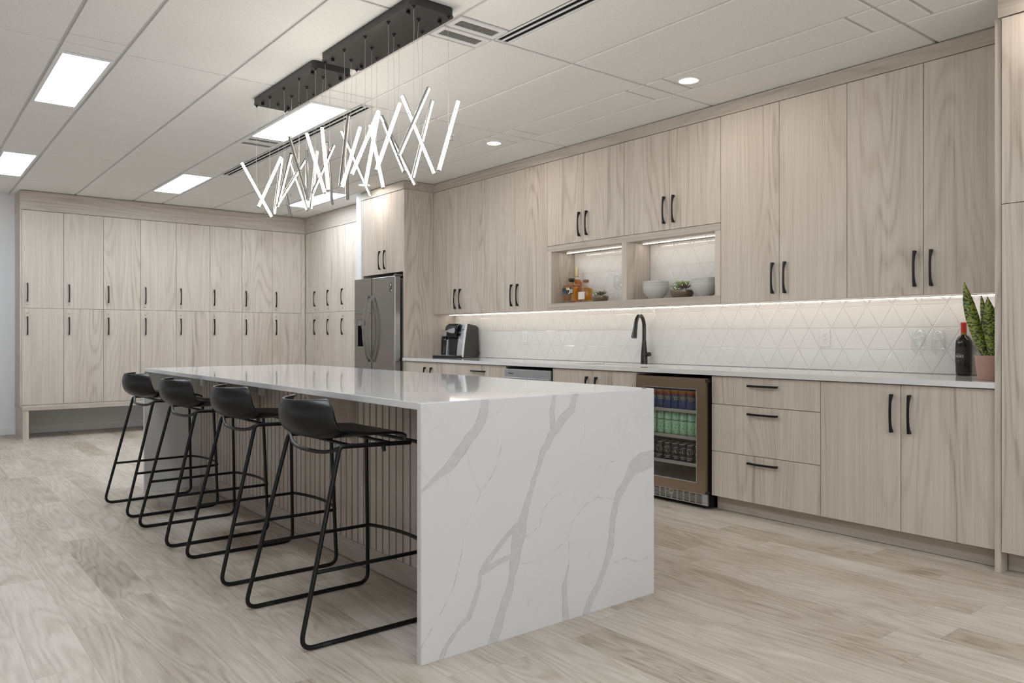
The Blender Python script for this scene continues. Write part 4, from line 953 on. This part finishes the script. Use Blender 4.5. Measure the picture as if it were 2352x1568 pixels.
# ------------------------------------------------------------------ bar stools (local: x across, +y towards the island)
def make_stool(label, loc, rz):
    t = thing('bar_stool', label, 'bar stool', loc, rz, 'black bar stools at the island'); R = .0090
    # y: 0 = centre of the runner; rear -.287, front .287
    prof = [(-.222, .900), (-.232, .862), (-.231, .822), (-.215, .783), (-.180, .755), (-.125, .741), (-.05, .736), (.04, .738), (.12, .742), (.18, .743), (.225, .738), (.252, .724)]
    hw = [.176, .196, .202, .205, .207, .208, .209, .208, .206, .202, .190, .160]
    cy = [.098, .110, .116, .112, .092, .060, .026, .008, .0, -.004, -.012, -.030]
    cz = [.004, .002, .002, .012, .028, .036, .030, .020, .012, .006, -.004, -.014]
    nu = 16; grid = []
    from mathutils import geometry
    def cat(a, t_):
        n = len(a)-1; f = t_*n; i = min(int(f), n-1); u = f-i; g4 = [a[max(i-1, 0)], a[i], a[i+1], a[min(i+2, n)]]
        return .5*((2*g4[1])+(-g4[0]+g4[2])*u+(2*g4[0]-5*g4[1]+4*g4[2]-g4[3])*u*u+(-g4[0]+3*g4[1]-3*g4[2]+g4[3])*u**3)
    NT = 44; py, pz = [p[0] for p in prof], [p[1] for p in prof]
    def surf(off):
        rows = []
        for i in range(NT+1):
            tt = i/NT; y, z, w, a, b = cat(py, tt), cat(pz, tt), cat(hw, tt), cat(cy, tt), cat(cz, tt)
            edge = min(tt/.07, 1)**.5 if tt < .07 else 1
            w = w*(.86+.14*edge)
            y2, z2 = cat(py, min(tt+.01, 1))-cat(py, max(tt-.01, 0)), cat(pz, min(tt+.01, 1))-cat(pz, max(tt-.01, 0)); l = math.hypot(y2, z2); ny_, nz_ = -z2/l, y2/l
            row = []
            for j in range(nu+1):
                u = -1+2*j/nu; c = abs(u)**2.6
                row.append((u*w*(1 if off == 0 else 1-.004/w), y+a*c+ny_*off, z+b*c-(0.012*(1-edge) if tt < .07 else 0)*0+nz_*off))
            rows.append(row)
        return rows
    A, B = surf(0.0), surf(.0095); m = (NT+1)*(nu+1); vs = [p for r in A for p in r]+[p for r in B for p in r]; fs = []
    for i in range(NT):
        for j in range(nu):
            q = (i*(nu+1)+j, i*(nu+1)+j+1, (i+1)*(nu+1)+j+1, (i+1)*(nu+1)+j); fs.append(q); fs.append(tuple(m+v for v in reversed(q)))
    border = [(0, j) for j in range(nu+1)]+[(i, nu) for i in range(1, NT+1)]+[(NT, j) for j in range(nu-1, -1, -1)]+[(i, 0) for i in range(NT-1, 0, -1)]
    bi = [i*(nu+1)+j for i, j in border]
    for k in range(len(bi)): a, b = bi[k], bi[(k+1) % len(bi)]; fs.append((a, b, m+b, m+a))
    sh = MB().add(vs, fs, True); so = obj('seat_shell', sh, 'black_shell', t)
    bvm = so.modifiers.new('edge', 'BEVEL'); bvm.width = .002; bvm.segments = 2; bvm.limit_method = 'ANGLE'; bvm.angle_limit = math.radians(50)
    ry, fy_, RX, TXX = -.287, .287, .277, .240; ztop = .727
    for s in (-1, 1):
        pts = [(s*TXX, .20, ztop-.010), (s*TXX, -.112, ztop), (s*RX, ry, R), (s*RX, fy_, R), (s*(TXX+.012), .266, ztop-.022), (s*(TXX-.05), .262, ztop-.018)]
        obj('side_frame', MB().tube(fillet(pts, [0, .022, .045, .045, .03, 0], 7), R, 12), 'black_powder', t)
    fz = .275; q = (fz-R)/(ztop-R)
    xr = RX+(TXX-RX)*q; yr = ry+(-.112-ry)*q; xf = RX+(TXX+.012-RX)*fz/.70; yf = fy_-(.021)*fz/.70
    pts = [(-xr, yr, fz), (-xf+.004, yf-.012, fz)]
    for k in range(9):
        a = -1+2*k/8; pts.append((a*(xf-.012), yf+.012+.045*(1-a*a), fz))
    pts += [(xf-.004, yf-.012, fz), (xr, yr, fz)]
    obj('footrest', MB().tube(fillet(pts, .012, 3), .0078, 12), 'black_powder', t)
    cb = []
    for k in range(11):
        a = -1+2*k/10; cb.append((a*TXX*.98, -.105-.035*(1-a*a), ztop-.004-.030*(1-a**4)))
    obj('rear_crossbar', MB().tube(cb, .0078, 10), 'black_powder', t)
    fb = [(-TXX+.05, .262, ztop-.018), (0, .272, ztop-.020), (TXX-.05, .262, ztop-.018)]
    obj('front_crossbar', MB().tube(fillet(fb, .3, 5), .0078, 10), 'black_powder', t)
    for s in (-1, 1):
        obj('stacking_buffer', MB().tube([(s*TXX, .075, ztop-.004), (s*TXX*1.01, .078, ztop-.034)], [.009, .0078], 10), 'black_shell', t)
        obj('glide', MB().tube([(s*RX, -.20, .0085), (s*RX, -.165, .0085)], .0098, 10), 'glass', t)
    pb = MB()
    for yy in (-.06, .10): pb.box(-TXX, TXX, yy-.012, yy+.012, ztop-.004, ztop+.002)
    obj('seat_bracket', pb, 'black_powder', t)
    return t
SL = ['black moulded bar stool farthest from the camera, at the far end of the island', 'black moulded bar stool, second from the far end of the island',
      'black moulded bar stool, third from the far end of the island', 'black moulded bar stool nearest the camera, beside the marble waterfall end']
for lab, x, y, rz in zip(SL, (-5.578, -4.695, -3.844, -2.932), (1.128, 1.136, 1.160, 1.144), (.025, .010, -.006, .004)):
    make_stool(lab, (x, y+.287, 0.0), rz)

# ------------------------------------------------------------------ things on the worktop
t = thing('coffee_maker', 'black and silver pod coffee maker beside the refrigerator panel', 'coffee maker', (-6.545, 4.592, CT1+.0005), math.radians(12.5))
pr = [(0, .0), (.245, .0), (.247, .20), (.240, .318), (.20, .338), (.10, .352), (.062, .354), (.040, .26), (.018, .14)]
obj('side_panel', MB().prism(pr, 'x', -.016, 0, .003), 'cm_dark', t)
core = [(.05, .012), (.243, .012), (.243, .31), (.20, .335), (.10, .349), (.068, .350), (.05, .26)]
obj('body', MB().prism(core, 'x', -.235, -.017), 'cm_dark', t)
col = [(-.002, .012), (.048, .012), (.060, .26), (.066, .350), (.060, .354), (.038, .26), (.016, .14)]
obj('front_column', MB().prism(col, 'x', -.082, -.0165, .002), 'silver', t)
obj('edge_strip', MB().prism([(-.004, .010), (.004, .010), (.022, .14), (.046, .26), (.068, .356), (.058, .356), (.034, .26), (.012, .14)], 'x', -.0162, .0015), 'plate', t)
obj('cup_recess', MB().prism([(.030, .03), (.049, .03), (.049, .20), (.036, .20)], 'x', -.20, -.083), 'label_k', t)
obj('left_strip', MB().prism([(-.002, .012), (.035, .012), (.042, .19), (.016, .19)], 'x', -.218, -.201, .002), 'silver', t)
hd = MB().prism([(-.010, .215), (.050, .195), (.062, .335), (.03, .342), (-.004, .30)], 'x', -.205, -.084, .006); hd.prism([(-.016, .285), (.06, .300), (.10, .352), (.05, .357), (.0, .335)], 'x', -.218, -.085, .008)
obj('brew_head', hd, 'cm_black', t)
lv = [(-.205, .278), (-.150, .300), (-.095, .312), (-.086, .300), (-.086, .270), (-.100, .255), (-.150, .262)]
obj('lever_plate', MB().prism([(p[0], p[1]) for p in lv], 'y', -.026, -.018, .002), 'silver', t)
bt2 = MB(); bt2.prism([(.018, .265), (.030, .262), (.036, .285), (.024, .288)], 'x', -.077, -.058); obj('display', MB().prism([(.0295, .272), (.034, .272), (.054, .345), (.048, .345)], 'x', -.079, -.058), 'display', t)
obj('button', MB().prism([(.020, .228), (.030, .228), (.036, .258), (.030, .258)], 'x', -.079, -.058), 'display', t)
g1 = MB(); g1.prism([(.0395, .292), (.045, .292), (.0475, .300), (.042, .300)], 'x', -.046, -.026); obj('small_print', g1, 'cm_dark', t)
tr = MB().prism([(-.012, -.10), (-.012, .05), (-.33, .05), (-.33, -.06), (-.30, -.105), (-.06, -.11)], 'z', 0.0, .026, .004); obj('drip_tray', tr, 'cm_black', t)
obj('drip_grid', MB().box(-.295, -.10, -.085, .01, .0262, .029), 'silver', t)
tk = MB().lathe([(0, 0), (.047, 0), (.048, .01), (.045, .15), (.040, .20), (0, .20)], -.282, .075, .026, 28); obj('water_tank', tk, 'cm_black', t)
obj('tank_neck', MB().lathe([(.041, .0), (.043, .012), (.040, .038), (.030, .05), (.0, .05)], -.282, .075, .2262, 28), 'glass', t)
obj('tank_lid', MB().lathe([(0, 0), (.030, 0), (.042, .006), (.040, .014), (.02, .020), (0, .021)], -.282, .075, .2765, 24), 'silver', t)
obj('power_cord', MB().tube(fillet([(-.004, .20, .022), (.004, .245, .030), (.004, .256, .06), (-.03, .255, .05)], .02, 4), .003, 8), 'cm_black', t)

for ch in t.children:
    for v in ch.data.vertices: v.co.x *= 1.13
t.location.x += .012
def wine_glass(label, x, y, z, h=.24, r=.040, group=None):
    t = thing('wine_glass', label, 'wine glass', (x, y, z), 0, group); k = h/.24
    obj('bowl', MB().lathe([(.0035, .098*k), (.020, .106*k), (r*.92, .130*k), (r, .156*k), (r*.97, .19*k), (r*.80, h), (r*.80-.0012, h), (r*.95, .19*k), (r*.98-.001, .156*k), (r*.90, .131*k), (.018, .109*k), (0, .102*k)], seg=32), 'glass', t)
    obj('stem', MB().lathe([(.034, .0), (.035, .0015), (.010, .005), (.004, .014), (.0032, .05*k), (.0035, .098*k)], seg=24), 'glass', t)
wine_glass('stemmed clear wine glass on the worktop, left one near the wine bottle', -2.072, 4.780, CT1, .262, .043, 'wine glasses on the worktop')
wine_glass('stemmed clear wine glass on the worktop, right one next to the wine bottle', -1.962, 4.790, CT1, .255, .041, 'wine glasses on the worktop')

t = thing('wine_bottle', 'dark wine bottle with red foil neck standing on the worktop', 'wine bottle', (-1.832, 4.800, CT1))
obj('bottle', MB().lathe([(0, .004), (.030, 0), (.039, .003), (.0415, .02), (.0425, .18), (.040, .200), (.028, .222), (.0155, .232), (.0145, .24), (0, .24)], seg=40), 'wine', t)
obj('foil', MB().lathe([(.0149, .246), (.0149, .296), (.0158, .297), (.0158, .303), (.013, .305), (0, .305)], seg=28), 'red_foil', t); obj('foil_band', MB().lathe([(.0151, .236), (.0151, .2462)], seg=28), 'gold', t)
af = -PI/2-.18
lb = MB().lathe([(.0430, .073), (.0430, .163)], seg=24, a0=af-1.25, a1=af+1.25); lo = obj('label', lb, 'label_k', t)
for s, sz, zz, m, a in (('NGES', .0215, .104, 'white_ink', -.22), ('MONTES', .0075, .121, 'grey_ink', -.42), ('RED BLEND', .0062, .082, 'orange_ink', -.34)):
    if s != 'NGES': s = {'grey_ink': 'IIOOTHE', 'orange_ink': 'IIIIIIII'}[m]
    q = text_mb(s, sz, .0001, squeeze=.95); wrap(q, .0433, af+a+.18, zz); obj('print', q, m, lo)

t = thing('potted_plant', 'snake plant in a dusty pink pot at the right end of the worktop', 'plant', (-1.546, 4.405, CT1)); PLOC = t.location
obj('pot', MB().lathe([(0, 0), (.062, 0), (.065, .003), (.079, .120), (.0805, .122), (.0805, .127), (.074, .127), (.072, .105), (0, .105)], seg=40), 'pot', t)
obj('soil', MB().lathe([(0, .112), (.072, .110)], seg=24), 'soil', t)
def leaf(b, tip, w, tw, bow=.0, m='leaf'):
    n = 18; vs = []; fs = []; b, tip = Vector(b), Vector(tip); ax = tip-b
    face = Vector((math.cos(tw), math.sin(tw), 0)); face = (face-ax.normalized()*face.dot(ax.normalized())).normalized(); nn = ax.normalized().cross(face)
    for i in range(n+1):
        s = i/n; c = b+ax*s+Vector((bow, 0, 0))*math.sin(PI*s)
        ww = w*(.55+.45*math.sin(min(s/.55, 1)*PI/2))*(1-max(0, (s-.5)/.5)**2.2)+.0006
        for j in range(5):
            u = -1+j/2; vs.append(c+face*ww*u+nn*(.010*(u*u)*(1-s*.5)))
        for j in range(5):
            u = 1-j/2; vs.append(c+face*ww*u*.98+nn*(.010*(u*u)*(1-s*.5)-.0028*(1-abs(u)**2)-.0006))
    for i in range(n):
        for j in range(10): fs.append((i*10+j, i*10+(j+1) % 10, i*10+10+(j+1) % 10, i*10+10+j))
    fs.append(tuple(range(10))); return MB().add(vs, fs, True)
ra = math.atan2(math.cos(TH), math.sin(TH))
for b, tip, w, tw, bow in (((-.008, -.020, .10), (-.128, -.01, .510), .033, .70, -.012), ((-.010, .012, .10), (-.058, .02, .440), .024, .75, .006),
                           ((.012, -.012, .10), (-.018, -.01, .430), .034, .55, .004), ((.022, .010, .10), (.034, .0, .443), .030, .9, .0), ((.03, -.026, .10), (.060, -.02, .33), .026, .3, .0), ((.0, .03, .10), (.01, .04, .36), .026, .9, 0.0)):
    obj('leaf', leaf(b, tip, w, tw, bow), 'leaf', t)

# ------------------------------------------------------------------ things in the niches
NZ = NZ0+.0004
tray = thing('glass_tray', 'clear cut-glass tray under the spirit bottles in the niche', 'tray', (-4.935, 4.70, NZ))
tb = MB().box(-.20, .20, -.095, .125, 0, .006, .001); ob_ = obj('base', tb, 'glass', tray)
rim = MB()
for k in range(26):
    x = -.195+.390*k/25; rim.prism([(x-.007, .006), (x+.007, .006), (x, .020)], 'y', -.095, -.088)
obj('cut_rim', rim, 'glass', tray)
ZB = NZ+.0065
t = thing('spirit_bottle', 'square spirit bottle with black and blue label, front left in the niche', 'spirit bottle', (-4.972, 4.660, ZB), 0, 'spirit bottles')
obj('liquid', MB().box(-.076, .076, -.036, .036, .016, .150, .008), 'amber', t); obj('bottle', MB().box(-.080, .080, -.040, .040, 0, .158, .010).lathe([(.026, .158), (.020, .166), (.019, .180), (0, .180)], seg=24), 'glass', t)
obj('stopper', MB().lathe([(0, .180), (.0185, .180), (.0185, .188), (.026, .189), (.026, .212), (0, .212)], seg=28), 'label_k', t); obj('neck_band', MB().lathe([(.0205, .164), (.0205, .178)], seg=24), 'gold', t)
lb = MB().box(-.074, .064, -.0412, -.0402, .072, .128); lo = obj('label', lb, 'label_k', t)
obj('label_patch', MB().box(-.074, -.018, -.0418, -.0413, .073, .094), 'label_b', lo)
sc = MB().lathe([(.014, 0), (.024, 0)], .008, 0, 0, 24, a0=-1.7, a1=2.6); sc.v = [(p[0], -.0420, p[1]+.098) for p in sc.v]
for dx in (-.024, -.010, .004): sc.prism([(dx, .112), (dx+.005, .110), (dx+.010, .128), (dx+.004, .134)], 'y', -.0424, -.0419)
obj('label_mark', sc, 'white_ink', lo); obj('label_print', MB().box(.034, .060, -.0418, -.0413, .082, .118), 'grey_ink', lo)
t = thing('spirit_bottle', 'tall amber spirit bottle with cream neck foil, behind the square one', 'spirit bottle', (-5.035, 4.785, ZB), 0, 'spirit bottles')
obj('bottle', MB().lathe([(0, .004), (.044, 0), (.047, .01), (.047, .185), (.040, .208), (.024, .222), (.0165, .232), (.0160, .250), (0, .250)], seg=36), 'glass', t)
obj('liquid', MB().lathe([(0, .01), (.0445, .01), (.0445, .184), (.036, .206), (.018, .214), (0, .214)], seg=30), 'amber_d', t)
obj('foil', MB().lathe([(.0175, .236), (.0190, .242), (.0190, .300), (.0175, .318), (0, .319)], seg=28), 'cream_foil', t)
obj('label', MB().lathe([(.0476, .02), (.0476, .145)], seg=20, a0=-PI/2-.75, a1=-PI/2+.95), 'label_w', t); obj('crest', MB().lathe([(.0476, .168), (.0476, .190)], seg=12, a0=-PI/2-.5, a1=-PI/2+.0), 'label_w', t)
t = thing('spirit_bottle', 'round-shouldered amber spirit bottle with wooden stopper', 'spirit bottle', (-4.822, 4.690, ZB), 0, 'spirit bottles')
obj('bottle', MB().lathe([(0, .006), (.058, 0), (.064, .006), (.066, .10), (.060, .116), (.040, .128), (.022, .134), (.0185, .146), (.0185, .170), (0, .170)], seg=40), 'glass', t)
obj('liquid', MB().lathe([(0, .014), (.062, .014), (.0628, .10), (.056, .114), (.036, .124), (0, .124)], seg=34), 'amber', t)
obj('stopper', MB().lathe([(0, .170), (.026, .170), (.026, .192), (.024, .194), (0, .194)], seg=28), 'cork', t)
obj('label', MB().lathe([(.0668, .02), (.0668, .085)], seg=20, a0=-PI/2-.85, a1=-PI/2+.65), 'label_w', t)
def terrarium(label, x, y, r, big):
    t = thing('terrarium', label, 'terrarium', (x, y, NZ), 0, 'glass terrariums in the niches'); hgt = 1.36*r; cz = .62*r*1.0
    pr = []; a_lo, a_hi = -math.asin(.62), math.asin(.74)
    for k in range(17):
        a = a_lo+(a_hi-a_lo)*k/16; pr.append((r*math.cos(a), cz+r*math.sin(a)))
    obj('glass_bowl', MB().lathe([(0, .0)]+[(pr[0][0]*.9, 0)]+pr+[(p[0]-.002, p[1]) for p in reversed(pr)]+[(pr[0][0]*.85, .003), (0, .003)], seg=40), 'glass', t)
    pg = [(0, .0035)]
    for k in range(9):
        a = a_lo+(0.02-a_lo)*k/8; pg.append(((r-.003)*math.cos(a), cz+(r-.003)*math.sin(a)+(.0035 if k == 0 else 0)))
    pg.append((r*.5, cz+.008)); pg.append((0, cz+.012)); obj('gravel', MB().lathe(pg, seg=30), 'pebble', t)
    rnd = random.Random(int(r*1e4))
    def rosette(cx, cy, cz0, rad, n, lift, m, w):
        q = MB()
        for ring, (rr, el) in enumerate(((1.0, lift), (.75, lift+.4), (.45, lift+.85))):
            for k in range(n):
                a = 2*PI*(k+ring*.5)/n+rnd.uniform(-.1, .1); d = Vector((math.cos(a)*math.cos(el), math.sin(a)*math.cos(el), math.sin(el))); s = Vector((-math.sin(a), math.cos(a), 0)); c = Vector((cx, cy, cz0)); L = rad*rr*1.15
                q.tube([c, c+d*L*.45, c+d*L*.8, c+d*L*1.0+Vector((0, 0, L*.12))], [w*.5, w, w*.8, w*.08], 7)
        return q
    obj('succulent', rosette(-r*.30, -r*.25, cz+.008, r*.52, 8, .45, 0, r*.085), 'succ', t)
    o2 = obj('succulent', rosette(r*.34, -r*.15, cz+.008, r*.62, 7, .5, 0, r*.055), 'succ_d', t); o2['label'] = 'dark spiky succulent'
    if big: obj('succulent', rosette(.0, .1*r, cz+.012, r*.75, 7, .8, 0, r*.10), 'succ', t)
terrarium('small glass terrarium with succulents beside the spirit bottles', -4.648, 4.690, .076, False)
terrarium('round glass terrarium with succulents between the two bowl stacks', -3.782, 4.700, .092, True)
wine_glass('clear wine glass in the niche, left of two beside the small terrarium', -4.528, 4.790, NZ, .236, .043, 'wine glasses in the niche')
wine_glass('clear wine glass in the niche, right of two beside the small terrarium', -4.436, 4.800, NZ, .236, .043, 'wine glasses in the niche')
BP = [(0, .006), (.046, .006), (.048, 0), (.054, 0), (.056, .006), (.088, .030), (.110, .066), (.117, .100), (.1175, .108), (.1150, .109), (.1125, .100), (.106, .068), (.085, .036), (.05, .013), (0, .012)]
for side, x, y in (('left', -4.033, 4.690), ('right', -3.562, 4.690)):
    for k, lev in enumerate(('bottom', 'middle', 'top')):
        tag(obj('bowl', MB().lathe([(a*.865, b*.90) for a, b in BP], x, y, NZ+.0215*k, 44), 'bowl'), 'pale grey bowl, %s of the stack of three in the %s half of the niche' % (lev, side), 'bowl', 'stacked bowls in the niche')
